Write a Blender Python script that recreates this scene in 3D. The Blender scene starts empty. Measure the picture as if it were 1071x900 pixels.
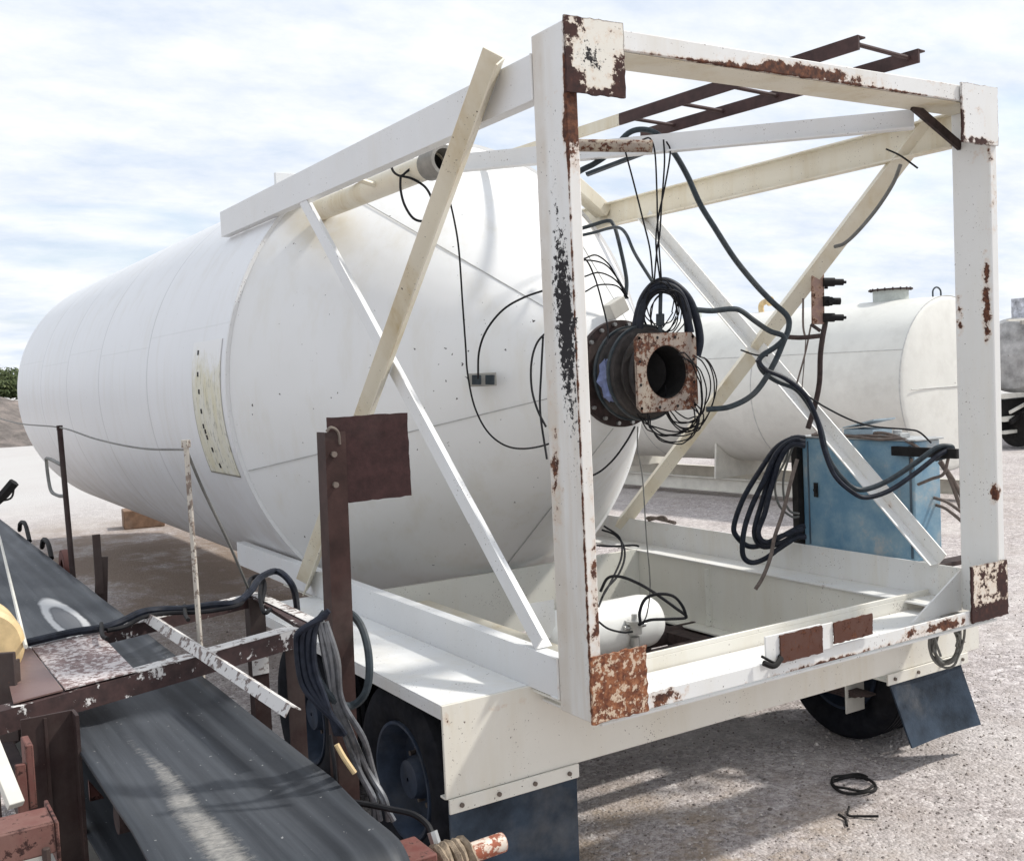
import bpy, bmesh, math, random
from mathutils import Vector, Matrix
random.seed(7)
PI = math.pi
S = bpy.context.scene
COL = S.collection

# ------------------------------------------------------------------ camera
CAM = Vector((-2.639, -3.707, 2.545)); YAW, PIT, ROL = -0.555, -0.056, -0.046
FPX, PW, PH = 1113.48, 1071.0, 900.0
fwd = Vector((-math.sin(YAW)*math.cos(PIT), math.cos(YAW)*math.cos(PIT), math.sin(PIT)))
r0 = Vector((math.cos(YAW), math.sin(YAW), 0)); u0 = r0.cross(fwd)
rt = r0*math.cos(ROL)+u0*math.sin(ROL); up = -r0*math.sin(ROL)+u0*math.cos(ROL)
cd = bpy.data.cameras.new('camera'); cam = bpy.data.objects.new('camera', cd); COL.objects.link(cam)
cam.matrix_world = Matrix(((rt.x, up.x, -fwd.x, CAM.x), (rt.y, up.y, -fwd.y, CAM.y), (rt.z, up.z, -fwd.z, CAM.z), (0, 0, 0, 1)))
cd.sensor_width = 36; cd.lens = 36*FPX/PW; cd.clip_end = 3000; cd.clip_start = 0.05
S.camera = cam
def at(x, y, d):
    """point of the place seen at photo pixel x,y and d metres deep"""
    return CAM + (fwd + rt*((x-PW/2)/FPX) - up*((y-PH/2)/FPX))*d

# ------------------------------------------------------------------ world + sun
SUN = Vector((0.8, -0.32, 1.0)).normalized()
W = bpy.data.worlds.new('World'); S.world = W; W.use_nodes = True
nt = W.node_tree; nt.nodes.clear()
def wn(t, **k):
    n = nt.nodes.new(t)
    for a, b in k.items(): setattr(n, a, b)
    return n
bg = wn('ShaderNodeBackground'); out = wn('ShaderNodeOutputWorld'); bg.inputs[1].default_value = 0.1
sky = wn('ShaderNodeTexSky', sky_type='NISHITA', sun_disc=False)
sky.sun_elevation = math.asin(SUN.z); sky.sun_rotation = math.atan2(SUN.x, SUN.y); sky.dust_density = 2.0
tc = wn('ShaderNodeTexCoord'); sep = wn('ShaderNodeSeparateXYZ')
nt.links.new(tc.outputs['Generated'], sep.inputs[0])
za = wn('ShaderNodeMath', operation='MAXIMUM'); za.inputs[1].default_value = 0.0; nt.links.new(sep.outputs[2], za.inputs[0])
zb = wn('ShaderNodeMath', operation='ADD'); zb.inputs[1].default_value = 0.22; nt.links.new(za.outputs[0], zb.inputs[0])
dx = wn('ShaderNodeMath', operation='DIVIDE'); dy = wn('ShaderNodeMath', operation='DIVIDE')
nt.links.new(sep.outputs[0], dx.inputs[0]); nt.links.new(zb.outputs[0], dx.inputs[1])
nt.links.new(sep.outputs[1], dy.inputs[0]); nt.links.new(zb.outputs[0], dy.inputs[1])
cb = wn('ShaderNodeCombineXYZ'); nt.links.new(dx.outputs[0], cb.inputs[0]); nt.links.new(dy.outputs[0], cb.inputs[1])
mp = wn('ShaderNodeMapping'); mp.inputs['Rotation'].default_value = (0, 0, 0.5); mp.inputs['Scale'].default_value = (0.9, 1.3, 1); mp.inputs['Location'].default_value = (2.3, 0.7, 0)
nt.links.new(cb.outputs[0], mp.inputs[0])
n1 = wn('ShaderNodeTexNoise'); n1.inputs['Scale'].default_value = 1.5; n1.inputs['Detail'].default_value = 9; n1.inputs['Roughness'].default_value = 0.6; n1.inputs['Distortion'].default_value = 0.5
nt.links.new(mp.outputs[0], n1.inputs['Vector'])
mr = wn('ShaderNodeMapRange'); mr.inputs['From Min'].default_value = 0.28; mr.inputs['From Max'].default_value = 0.50; mr.inputs['To Min'].default_value = 0.45; mr.inputs['To Max'].default_value = 1.0
nt.links.new(n1.outputs['Fac'], mr.inputs['Value'])
n2 = wn('ShaderNodeTexNoise'); n2.inputs['Scale'].default_value = 3.2; n2.inputs['Detail'].default_value = 10; n2.inputs['Roughness'].default_value = 0.62
nt.links.new(mp.outputs[0], n2.inputs['Vector'])
cr = wn('ShaderNodeValToRGB'); cr.color_ramp.elements[0].position = 0.32; cr.color_ramp.elements[0].color = (6.0, 6.7, 7.8, 1)
cr.color_ramp.elements[1].position = 0.62; cr.color_ramp.elements[1].color = (8.3, 8.5, 8.8, 1)
nt.links.new(n2.outputs['Fac'], cr.inputs[0])
skm = wn('ShaderNodeMix', data_type='RGBA', blend_type='MULTIPLY'); skm.inputs['Factor'].default_value = 1.0
nt.links.new(sky.outputs[0], skm.inputs['A']); skm.inputs['B'].default_value = (1.6, 1.6, 1.6, 1)
mx = wn('ShaderNodeMix', data_type='RGBA')
nt.links.new(mr.outputs[0], mx.inputs['Factor']); nt.links.new(skm.outputs['Result'], mx.inputs['A']); nt.links.new(cr.outputs[0], mx.inputs['B'])
nt.links.new(mx.outputs['Result'], bg.inputs[0]); nt.links.new(bg.outputs[0], out.inputs[0])

sl = bpy.data.lights.new('sun', 'SUN'); sl.energy = 3.0; sl.angle = math.radians(3.0); sl.color = (1.0, 0.965, 0.90)
so = bpy.data.objects.new('sun', sl); COL.objects.link(so); so.rotation_euler = SUN.to_track_quat('Z', 'Y').to_euler(); so.location = (10, -5, 20)
S.view_settings.view_transform = 'Standard'; S.view_settings.look = 'None'; S.view_settings.exposure = 0.32; S.view_settings.gamma = 1.0
S.view_settings.use_curve_mapping = False
S.render.engine = 'CYCLES'

# ------------------------------------------------------------------ materials
class Mat:
    def __init__(s, name):
        s.m = bpy.data.materials.new(name); s.m.use_nodes = True; s.t = s.m.node_tree
        s.b = s.t.nodes['Principled BSDF']; s.co = s.t.nodes.new('ShaderNodeTexCoord').outputs['Object']
    def n(s, t, **k):
        n = s.t.nodes.new(t)
        for a, b in k.items(): setattr(n, a, b)
        return n
    def L(s, a, b): s.t.links.new(a, b)
    def math(s, op, a, b=0.0, clamp=False):
        n = s.n('ShaderNodeMath', operation=op, use_clamp=clamp)
        for i, v in enumerate((a, b)):
            if isinstance(v, (int, float)): n.inputs[i].default_value = v
            else: s.L(v, n.inputs[i])
        return n.outputs[0]
    def noise(s, scale, detail=6, rough=0.6, vec=(1, 1, 1), loc=(0, 0, 0), dist=0.0):
        mp = s.n('ShaderNodeMapping'); mp.inputs['Scale'].default_value = vec; mp.inputs['Location'].default_value = loc
        s.L(s.co, mp.inputs[0])
        n = s.n('ShaderNodeTexNoise'); n.inputs['Scale'].default_value = scale; n.inputs['Detail'].default_value = detail
        n.inputs['Roughness'].default_value = rough; n.inputs['Distortion'].default_value = dist
        s.L(mp.outputs[0], n.inputs['Vector']); return n.outputs['Fac']
    def ramp(s, v, stops, interp='LINEAR'):
        r = s.n('ShaderNodeValToRGB'); e = r.color_ramp.elements; r.color_ramp.interpolation = interp
        while len(e) < len(stops): e.new(0.5)
        for i, (p, c) in enumerate(stops):
            e[i].position = p; e[i].color = (*c, 1) if len(c) == 3 else c
        s.L(v, r.inputs[0]); return r.outputs[0]
    def rng(s, v, a, b, c=0.0, d=1.0):
        r = s.n('ShaderNodeMapRange'); s.L(v, r.inputs[0])
        for i, x in zip((1, 2, 3, 4), (a, b, c, d)): r.inputs[i].default_value = x
        return r.outputs[0]
    def mix(s, f, a, b, mode='MIX'):
        n = s.n('ShaderNodeMix', data_type='RGBA', blend_type=mode)
        for k, v in (('Factor', f), ('A', a), ('B', b)):
            if isinstance(v, (int, float)): n.inputs[k].default_value = v
            elif isinstance(v, tuple): n.inputs[k].default_value = (*v, 1)
            else: s.L(v, n.inputs[k])
        return n.outputs['Result']
    def spot(s, c, r):
        v = s.n('ShaderNodeVectorMath', operation='SUBTRACT'); s.L(s.co, v.inputs[0]); v.inputs[1].default_value = c
        d = s.n('ShaderNodeVectorMath', operation='DIVIDE'); s.L(v.outputs[0], d.inputs[0]); d.inputs[1].default_value = r
        l = s.n('ShaderNodeVectorMath', operation='LENGTH'); s.L(d.outputs[0], l.inputs[0])
        return s.rng(l.outputs['Value'], 0.0, 1.0, 1.0, 0.0)
    def xyz(s):
        n = s.n('ShaderNodeSeparateXYZ'); s.L(s.co, n.inputs[0]); return n.outputs
    def bump(s, h, strength=0.3, dist=0.01):
        n = s.n('ShaderNodeBump'); n.inputs['Strength'].default_value = strength; n.inputs['Distance'].default_value = dist
        s.L(h, n.inputs['Height']); s.L(n.outputs[0], s.b.inputs['Normal'])
    def set(s, col=None, rough=None, metal=None, spec=None):
        for k, v in (('Base Color', col), ('Roughness', rough), ('Metallic', metal), ('Specular IOR Level', spec)):
            if v is None: continue
            if isinstance(v, tuple): s.b.inputs[k].default_value = (*v, 1)
            elif isinstance(v, (int, float)): s.b.inputs[k].default_value = v
            else: s.L(v, s.b.inputs[k])
        return s.m

RUST = [(0.28, (0.022, 0.011, 0.009)), (0.45, (0.065, 0.026, 0.017)), (0.6, (0.15, 0.058, 0.030)), (0.75, (0.28, 0.13, 0.07))]
DARKR = [(0.25, (0.018, 0.010, 0.010)), (0.6, (0.055, 0.022, 0.018)), (0.8, (0.12, 0.05, 0.03))]
def paint(name, base, thr=0.72, scale=9, edge=0.10, stain=0.25, spots=(), blacks=(), rusts=RUST, rough=0.45, yellow=(0.60, 0.52, 0.36), halo_c=(0.55, 0.36, 0.22), tint=None, spec=0.4):
    """weathered paint: rust where the coat has failed, stains running down, dust"""
    M = Mat(name)
    n = M.noise(scale*1.5, 12, 0.70)
    f = n
    if edge:
        bv = M.n('ShaderNodeBevel', samples=4); bv.inputs['Radius'].default_value = 0.012
        ge = M.n('ShaderNodeNewGeometry')
        dt = M.n('ShaderNodeVectorMath', operation='DOT_PRODUCT'); M.L(bv.outputs[0], dt.inputs[0]); M.L(ge.outputs['Normal'], dt.inputs[1])
        e = M.rng(dt.outputs['Value'], 0.99, 0.80, 0.0, 1.0)
        f = M.math('ADD', f, M.math('MULTIPLY', e, edge))
    for c, r, k in spots:
        f = M.math('ADD', f, M.math('MULTIPLY', M.spot(c, r), k))
    rm = M.rng(f, thr, thr+0.035)
    halo = M.rng(f, thr-0.11, thr+0.02, 0.0, 0.45)
    st = M.noise(3.2, 6, 0.6, vec=(1, 1, 0.22), loc=(3, 1, 7))
    st2 = M.noise(24, 4, 0.6, vec=(1, 1, 0.10), loc=(1, 5, 2))
    sm = M.math('MULTIPLY', M.rng(st, 0.45, 0.72), M.rng(st2, 0.35, 0.65, 0.4, 1.0))
    c = M.mix(M.math('MULTIPLY', sm, stain), base, yellow)
    if tint:
        c = M.mix(M.math('MULTIPLY', M.rng(M.xyz()[tint[0]], tint[1], tint[2]), M.rng(M.noise(4, 6, .6), .3, .6, .35*tint[4], tint[4])), c, tint[3])
    fine = M.noise(2.0, 8, 0.7, loc=(9, 2, 2))
    c = M.mix(M.rng(fine, 0.35, 0.7, 0.0, 0.13), c, (0.40, 0.38, 0.34))
    c = M.mix(halo, c, halo_c)
    chip = M.noise(46, 3, 0.5, loc=(4, 4, 1))
    c = M.mix(M.rng(chip, 0.735, 0.75), c, (0.07, 0.045, 0.035))
    chip2 = M.noise(85, 4, 0.6, loc=(1, 7, 1)); clump = M.noise(3.5, 4, 0.6, loc=(6, 1, 9))
    c = M.mix(M.rng(M.math('ADD', chip2, M.math('MULTIPLY', clump, 0.35)), 0.865, 0.88, 0, .9), c, (0.10, 0.06, 0.045))
    rc = M.ramp(M.noise(34, 8, 0.7, loc=(5, 0, 3)), rusts)
    c = M.mix(rm, c, rc)
    mk = rm
    if blacks:
        bf = M.noise(34, 8, 0.72, loc=(8, 1, 1))
        for cc, r, k in blacks:
            bf = M.math('ADD', bf, M.math('MULTIPLY', M.spot(cc, r), k))
        bm_ = M.rng(bf, 0.76, 0.775); c = M.mix(bm_, c, (0.022, 0.020, 0.022)); mk = M.math('MAXIMUM', rm, bm_)
    M.bump(M.math('SUBTRACT', M.math('MULTIPLY', M.noise(6, 4, 0.5), 0.35), M.math('MULTIPLY', mk, 0.7)), 0.25, 0.006)
    return M.set(c, M.rng(mk, 0, 1, rough, 0.9), 0.0, spec)

WHITE = (0.745, 0.745, 0.73)
M_frame = paint('white frame paint', WHITE, 0.735, 8, 0.11, 0.5)
M_railwhite = paint('rail paint', (0.73, 0.735, 0.735), 0.77, 8, 0.05, 0.15)
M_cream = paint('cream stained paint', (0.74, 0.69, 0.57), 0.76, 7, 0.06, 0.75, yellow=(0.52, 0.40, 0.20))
M_postL = paint('left post paint', WHITE, 0.72, 8, 0.12, 0.6, yellow=(0.56, 0.47, 0.36), tint=(1, .14, .175, (.56, .49, .40), .7),  # beige tint on the back third paints in the shading of a recessed web
    spots=[((0.03, 0, 3.62), (0.10, 0.05, 0.34), 0.55), ((0.03, 0, 1.25), (0.1, 0.06, 0.9), 0.2), ((0.0, 0.20, 2.1), (0.03, 0.07, 0.5), 0.26), ((0.0, 0.004, 2.5), (0.012, 0.012, 2.2), 0.34), ((0.05, 0, 1.6), (0.03, 0.02, 1.0), 0.12)],
    blacks=[((0, 0.06, 2.78), (0.05, 0.14, 0.42), 0.29), ((0, 0.05, 2.35), (0.04, 0.12, 0.50), 0.25), ((0, 0.10, 3.1), (0.04, 0.12, 0.9), 0.24)])
M_postR = paint('right post paint', WHITE, 0.74, 8, 0.10, 0.25,
    spots=[((2.91, 0.04, 2.85), (0.03, 0.05, 0.42), 0.42), ((2.92, 0.02, 1.72), (0.05, 0.05, 0.12), 0.45), ((2.91, 0.22, 2.75), (0.03, 0.05, 0.3), 0.22), ((2.94, 0, 3.5), (0.06, 0.03, 0.5), 0.2), ((2.91, 0.05, 3.65), (0.05, 0.2, 0.08), 0.18)])
M_top = paint('top beam paint', WHITE, 0.74, 9, 0.12, 0.3, yellow=(0.5, 0.38, 0.2),
    spots=[((1.45, 0, 3.94), (0.75, 0.05, 0.06), 0.50), ((0.75, 0, 3.91), (0.8, 0.04, 0.03), 0.36), ((2.2, 0, 3.91), (0.7, 0.04, 0.02), 0.34), ((2.5, 0, 4.0), (0.3, 0.05, 0.05), 0.2)])
M_bot = paint('bottom beam paint', WHITE, 0.74, 10, 0.10, 0.25,
    spots=[((2.35, 0, 1.03), (0.6, 0.03, 0.06), 0.40), ((1.5, 0, 1.00), (0.7, 0.03, 0.03), 0.36), ((0.4, 0, 1.03), (0.22, 0.04, 0.08), 0.36)])
M_plTL = paint('top left plate paint', (0.73, 0.70, 0.63), 0.63, 16, 0.36, 0.3, rusts=DARKR,
    spots=[((0.29, 0, 3.78), (0.08, 0.1, 0.14), 0.42), ((0.03, 0, 3.75), (0.10, 0.1, 0.10), 0.35), ((0.05, 0, 3.97), (0.07, 0.1, 0.08), 0.3), ((0.16, 0, 3.70), (0.25, 0.1, 0.05), 0.35), ((0.005, 0, 3.84), (0.045, 0.1, 0.25), 0.27)],
    blacks=[((0.13, 0, 3.86), (0.14, 0.1, 0.13), 0.36)])
M_plTR = paint('top right plate paint', WHITE, 0.70, 13, 0.22, 0.3, rusts=DARKR,
    spots=[((2.65, 0, 3.80), (0.04, 0.1, 0.2), 0.45), ((2.8, 0, 3.70), (0.2, 0.1, 0.04), 0.4), ((2.80, 0, 3.86), (0.05, 0.1, 0.07), 0.22)])
M_plBL = paint('bottom left plate rust', (0.60, 0.48, 0.37), 0.445, 20, 0.2, 0.3, rusts=[(0.25, (0.05, 0.02, 0.014)), (0.45, (0.15, 0.05, 0.025)), (0.62, (0.32, 0.13, 0.06)), (0.8, (0.5, 0.32, 0.2))])
M_plBR = paint('bottom right plate rust', (0.72, 0.66, 0.58), 0.515, 16, 0.22, 0.3, rusts=DARKR,
    spots=[((2.80, 0, 1.04), (0.3, 0.1, 0.07), 0.5), ((2.64, 0, 1.2), (0.03, 0.1, 0.2), 0.4), ((2.92, 0, 1.2), (0.06, 0.1, 0.15), 0.3)])
M_brownplate = paint('brown rusted plate', (0.085, 0.032, 0.022), 0.56, 22, 0.05, 0.4, yellow=(0.11, 0.045, 0.028), rough=0.85, halo_c=(0.10, 0.04, 0.025), spec=0.2)
M_panel = paint('rear panel paint', (0.76, 0.735, 0.665), 0.755, 8, 0.08, 0.5, spots=[((-0.13, 0.5, 0.99), (0.22, 0.02, 0.035), 0.2), ((-0.45, 0.5, 0.99), (0.04, 0.02, 0.05), 0.3)])
M_fender = paint('fender paint', (0.76, 0.765, 0.76), 0.78, 8, 0.07, 0.38, rough=0.32)
M_bay = paint('bay wall paint', (0.77, 0.76, 0.69), 0.78, 8, 0.05, 0.35)
M_flange = paint('flaking flange paint', (0.29, 0.245, 0.21), 0.525, 22, 0.22, 0.6, rusts=RUST, rough=0.75, halo_c=(0.26, 0.17, 0.12), spots=[((1.25, 1.17, 2.66), (0.15, 0.05, 0.10), 0.12), ((1.68, 1.17, 2.4), (0.08, 0.05, 0.2), 0.15)])
M_worn = paint('worn white over brown', (0.10, 0.042, 0.038), 0.80, 12, 0.05, 0.4, rough=0.7)
M_purple = paint('brown oxide steel', (0.026, 0.012, 0.012), 0.72, 10, 0.06, 0.4, yellow=(0.12, 0.075, 0.06), rough=0.62, halo_c=(0.10, 0.05, 0.04), spec=0.2)
M_red = paint('red oxide steel', (0.13, 0.036, 0.028), 0.56, 12, 0.2, 0.5, yellow=(0.25, 0.16, 0.13), rough=0.7, rusts=DARKR, halo_c=(0.2, 0.10, 0.08))

def worn_white(name, amount=0.5, sc=17, pale=(0.66, 0.64, 0.62), dk=((0.022, 0.011, 0.011), (0.065, 0.032, 0.030))):
    M = Mat(name)
    n = M.noise(sc, 10, 0.68); big = M.noise(4, 3, 0.5)
    f = M.math('ADD', n, M.math('MULTIPLY', big, 0.35))
    m = M.rng(f, 0.80-amount*0.28, 0.83-amount*0.28)
    c = M.mix(m, M.ramp(M.noise(20, 6), [(0.3, dk[0]), (0.7, dk[1])]), pale)
    M.bump(m, 0.3, 0.004)
    return M.set(c, 0.7)
M_wornplate = worn_white('worn white paint on brown plate', 0.50, 42, (0.56, 0.51, 0.50), ((0.13, 0.08, 0.075), (0.30, 0.22, 0.21)))
M_wornbar = worn_white('worn white paint on bar', 0.66, 24, (0.60, 0.58, 0.56), ((0.09, 0.065, 0.06), (0.26, 0.21, 0.19)))
M_wornbeam = worn_white('sparse white paint on brown beam', 0.12)

def shell_mat():
    M = Mat('white tank shell'); X, Y, Z = M.xyz()
    c = M.mix(M.rng(M.noise(0.7, 6, 0.6), 0.35, 0.7, 0, 0.35), (0.745, 0.75, 0.76), (0.67, 0.675, 0.68))
    st = M.noise(5, 6, 0.65, vec=(1, 1, 0.13))
    c = M.mix(M.rng(st, 0.5, 0.78, 0, 0.30), c, (0.52, 0.48, 0.40))
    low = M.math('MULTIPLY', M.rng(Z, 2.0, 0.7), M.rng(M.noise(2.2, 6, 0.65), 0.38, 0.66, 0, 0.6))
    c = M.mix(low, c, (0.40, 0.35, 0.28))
    sp = M.noise(38, 3, 0.5); c = M.mix(M.rng(sp, 0.76, 0.78), c, (0.25, 0.2, 0.16))
    seam = None
    for y in (6.05, 8.2, 10.15, 12.2):
        d = M.math('ABSOLUTE', M.math('SUBTRACT', Y, y)); s_ = M.rng(d, 0.010, 0.024, 1, 0)
        seam = s_ if seam is None else M.math('MAXIMUM', seam, s_)
    for z, y0, y1 in ((2.98, 3.7, 6.05), (2.90, 6.05, 8.2), (2.98, 8.2, 10.15), (2.90, 10.15, 12.2), (2.98, 12.2, 14.6)):
        d = M.math('ABSOLUTE', M.math('SUBTRACT', Z, z)); s_ = M.rng(d, 0.004, 0.010, 0.25, 0)
        s_ = M.math('MULTIPLY', s_, M.math('MULTIPLY', M.math('GREATER_THAN', Y, y0), M.math('LESS_THAN', Y, y1)))
        seam = M.math('MAXIMUM', seam, s_)
    c = M.mix(M.math('MULTIPLY', seam, 0.55), c, (0.42, 0.42, 0.42))
    # rolled plates draw in a little at each weld
    dent = M.math('ADD', M.math('MULTIPLY', M.noise(0.9, 3, 0.5), 1.0), M.math('MULTIPLY', seam, 0.5))
    M.bump(dent, 0.25, 0.03)
    return M.set(c, 0.42, 0.0, 0.4)
M_shell = shell_mat()
def cone_mat():
    M = Mat('white hopper cone paint')
    c = M.mix(M.rng(M.noise(1.3, 6, 0.6), 0.35, 0.7, 0, 0.4), (0.76, 0.76, 0.755), (0.70, 0.70, 0.675))
    st = M.noise(5, 6, 0.65, vec=(1, 1, 0.2)); c = M.mix(M.rng(st, 0.50, 0.76, 0, 0.35), c, (0.58, 0.53, 0.42))
    y = M.spot((0.30, 3.5, 3.65), (0.30, 0.6, 0.45)); c = M.mix(M.math('MULTIPLY', y, M.rng(M.noise(6, 6), 0.3, 0.6, 0.15, .75)), c, (0.58, 0.50, 0.34))
    sp = M.noise(30, 3, 0.5); near = M.spot((0.6, 2.4, 2.6), (0.8, 1.0, 0.6))
    c = M.mix(M.rng(M.math('ADD', sp, M.math('MULTIPLY', near, 0.05)), 0.735, 0.75), c, (0.06, 0.05, 0.05))
    M.bump(M.noise(1.4, 3, 0.5), 0.35, 0.05)
    return M.set(c, 0.42, 0.0, 0.4)
M_cone = cone_mat()

def plain(name, col, rough=0.6, metal=0.0, var=0.2, scale=14, bump=0.15, dist=0.003, spec=0.5, dust=0.22):
    M = Mat(name); d = tuple(x*(1-var) for x in col); l = tuple(min(1, x*(1+var)+0.01*var) for x in col)
    f = M.noise(scale, 7, 0.65); c = M.mix(M.rng(f, 0.3, 0.7), d, l)
    du = M.noise(3.3, 6, 0.6, loc=(7, 7, 7)); c = M.mix(M.rng(du, 0.5, 0.75, 0, dust), c, (0.36, 0.33, 0.29))
    M.bump(f, bump, dist)
    return M.set(c, rough, metal, spec)
M_seam = plain('weld seam grey', (0.42, 0.42, 0.41), 0.6)
M_rubber = plain('tyre rubber', (0.011, 0.012, 0.016), 0.85, var=0.35, spec=0.12, dust=0.05)
M_flap = plain('mud flap rubber', (0.028, 0.042, 0.062), 0.55, var=0.6, scale=3.5, bump=0.5, dist=0.02, dust=0.22, spec=0.2)
M_rim = plain('painted wheel rim', (0.024, 0.036, 0.060), 0.6, var=0.5, scale=5, dust=0.15, spec=0.25)
M_hose = plain('grey rubber hose', (0.030, 0.040, 0.047), 0.5, var=0.35, scale=30, dust=0.12, spec=0.2)
M_cable = plain('dark blue grey cable', (0.010, 0.013, 0.022), 0.5, var=0.5, scale=30, dust=0.05, spec=0.18)
M_wire = plain('black wire', (0.012, 0.012, 0.014), 0.6, var=0.3, dust=0.05, spec=0.15)
M_tan = worn_white('tan weathered bar', .62, 30, (0.50, 0.46, 0.40), ((0.12, 0.09, 0.075), (0.27, 0.21, 0.17)))
M_grwire = plain('greyed wire', (0.13, 0.13, 0.12), 0.6, var=0.3)
M_brncable = plain('brown weathered cable', (0.13, 0.10, 0.085), 0.7, var=0.35, scale=25)
M_black = plain('black iron', (0.010, 0.009, 0.009), 0.65, var=0.4, dust=0.05, spec=0.2)
M_darkrust = plain('dark rusted iron', (0.032, 0.017, 0.015), 0.85, var=0.7, scale=18, bump=0.5, dust=0.08)
M_bolt = plain('bolt steel', (0.16, 0.13, 0.11), 0.6, 0.5)
M_silver = plain('cast aluminium', (0.50, 0.50, 0.49), 0.38, 0.8, var=0.15)
M_rag = plain('blue rag', (0.13, 0.16, 0.30), 0.9, var=0.4, scale=20, bump=0.6, dist=0.01)
M_tankw = plain('white air tank paint', (0.78, 0.78, 0.75), 0.40, var=0.06, scale=5)
M_inside = plain('shade black for openings', (0.006, 0.005, 0.005), 0.95, var=0.5, dust=0.03)  # near-black colour carries the shade inside holes and pipe bores
M_timber = plain('old timber', (0.20, 0.12, 0.075), 0.85, var=0.35, scale=9)
M_brownpost = plain('brown primer steel', (0.040, 0.019, 0.016), 0.6, var=0.4, scale=11, dust=0.12, spec=0.25)
M_signplate = plain('dark brown square plate', (0.033, 0.0125, 0.012), 0.62, var=0.35, scale=26, bump=0.3, dust=0.05, spec=0.25)
M_ladder = plain('brown ladder steel', (0.045, 0.020, 0.018), 0.75, var=0.4, dust=0.05)
M_pan = plain('grey pan steel', (0.30, 0.285, 0.26), 0.7, var=0.25, scale=5)
M_roller = plain('ochre roller', (0.62, 0.46, 0.24), 0.5, var=0.25, scale=9)
M_rope = plain('greasy rope', (0.26, 0.20, 0.14), 0.9, var=0.45, scale=40, bump=0.8, dist=0.01)
M_tank2 = plain('off white storage tank', (0.70, 0.69, 0.64), 0.5, var=0.07, scale=1.2, bump=0.3, dist=0.03)
M_greengrey = plain('green grey manway', (0.46, 0.49, 0.46), 0.6, var=0.15)
M_greymach = plain('grey stained tanker', (0.36, 0.355, 0.35), 0.7, var=0.5, scale=2.6)
M_palerail = plain('pale steel rail', (0.62, 0.60, 0.54), 0.7, var=0.15, scale=3)
M_cabtop = plain('cabinet clutter grey', (0.36, 0.37, 0.37), 0.6, var=0.3)

def blue_mat():
    M = Mat('faded blue cabinet paint')
    n = M.noise(2.6, 9, 0.7); c = M.ramp(n, [(0.28, (0.075, 0.18, 0.285)), (0.46, (0.13, 0.26, 0.37)), (0.60, (0.23, 0.35, 0.43)), (0.70, (0.42, 0.43, 0.42))])
    s2 = M.noise(9, 8, 0.7, vec=(1, 1, 0.35)); c = M.mix(M.rng(s2, 0.58, 0.72, 0, 0.55), c, (0.36, 0.38, 0.38))
    r = M.noise(16, 8, 0.65, loc=(2, 2, 2)); c = M.mix(M.rng(r, 0.70, 0.73), c, (0.10, 0.05, 0.035))
    M.bump(n, 0.2, 0.01); return M.set(c, 0.55)
M_blue = blue_mat()

def belt_mat():
    M = Mat('conveyor belt rubber'); X, Y, Z = M.xyz()
    lines = M.noise(30, 5, 0.6, vec=(1, 0.02, 0.02)); fine = M.noise(60, 6, 0.7, vec=(1, 0.5, 1))
    c = M.mix(M.rng(lines, 0.35, 0.68), (0.020, 0.023, 0.028), (0.055, 0.061, 0.070))
    c = M.mix(M.rng(M.noise(2.2, 6, 0.6, vec=(1, 0.3, 1)), 0.4, 0.7, 0, 0.30), c, (0.085, 0.09, 0.10))
    for x0_, w_ in ((1.475, .018), (1.56, .012)):  # dark stripes painted in for the shading of the troughed belt edge
        dd = M.math('ABSOLUTE', M.math('ADD', X, x0_)); c = M.mix(M.rng(dd, w_, w_+.02, .65, 0), c, (0.013, 0.015, 0.019))
    # bleached, abraded streak down the belt
    wob = M.math('MULTIPLY', M.math('SUBTRACT', M.noise(1.2, 3), 0.5), 0.10)
    cx = M.math('ADD', X, 1.825); cx = M.math('ADD', cx, wob)
    d = M.math('ABSOLUTE', cx)
    wid = M.rng(Y, 0.9, -0.6, 0.02, 0.095)
    st = M.math('DIVIDE', d, wid); st = M.rng(st, 0.2, 1.0, 1.0, 0.0)
    st = M.math('MULTIPLY', st, M.rng(Y, 1.0, -0.3))
    sc = M.noise(30, 10, 0.82, vec=(0.8, 1.7, 1), dist=0.6)
    m = M.rng(M.math('ADD', M.math('MULTIPLY', st, 0.34), M.math('MULTIPLY', sc, 0.75)), 0.54, 0.86, 0, 0.70)
    m = M.math('MULTIPLY', m, M.rng(st, 0.0, 0.10))
    c = M.mix(m, c, (0.50, 0.47, 0.42))
    # white chalk ring further along
    ex = M.math('DIVIDE', M.math('ADD', X, 1.66), 0.095); ey = M.math('DIVIDE', M.math('SUBTRACT', Y, 2.85), 0.78)
    e = M.math('SQRT', M.math('ADD', M.math('MULTIPLY', ex, ex), M.math('MULTIPLY', ey, ey)))
    e = M.math('ADD', e, M.math('MULTIPLY', M.math('SUBTRACT', M.noise(6, 4), 0.5), 0.3))
    ring = M.math('MULTIPLY', M.rng(e, 0.55, 0.68), M.rng(e, 0.92, 1.05, 1, 0))
    c = M.mix(M.math('MULTIPLY', ring, 0.8), c, (0.62, 0.62, 0.62)); c = M.mix(M.rng(e, 0.6, 0.5, 0, 0.35), c, (0.35, 0.35, 0.36))
    dots = M.noise(55, 2, 0.5, loc=(3, 3, 3)); c = M.mix(M.rng(dots, 0.74, 0.76, 0, 0.6), c, (0.4, 0.4, 0.39))
    M.bump(M.math('ADD', lines, M.math('MULTIPLY', fine, 0.4)), 0.25, 0.004)
    return M.set(c, M.rng(M.noise(3, 5, 0.6, vec=(1, 0.2, 1)), 0.3, 0.7, 0.38, 0.58), 0, 0.25)
M_belt = belt_mat()

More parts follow.
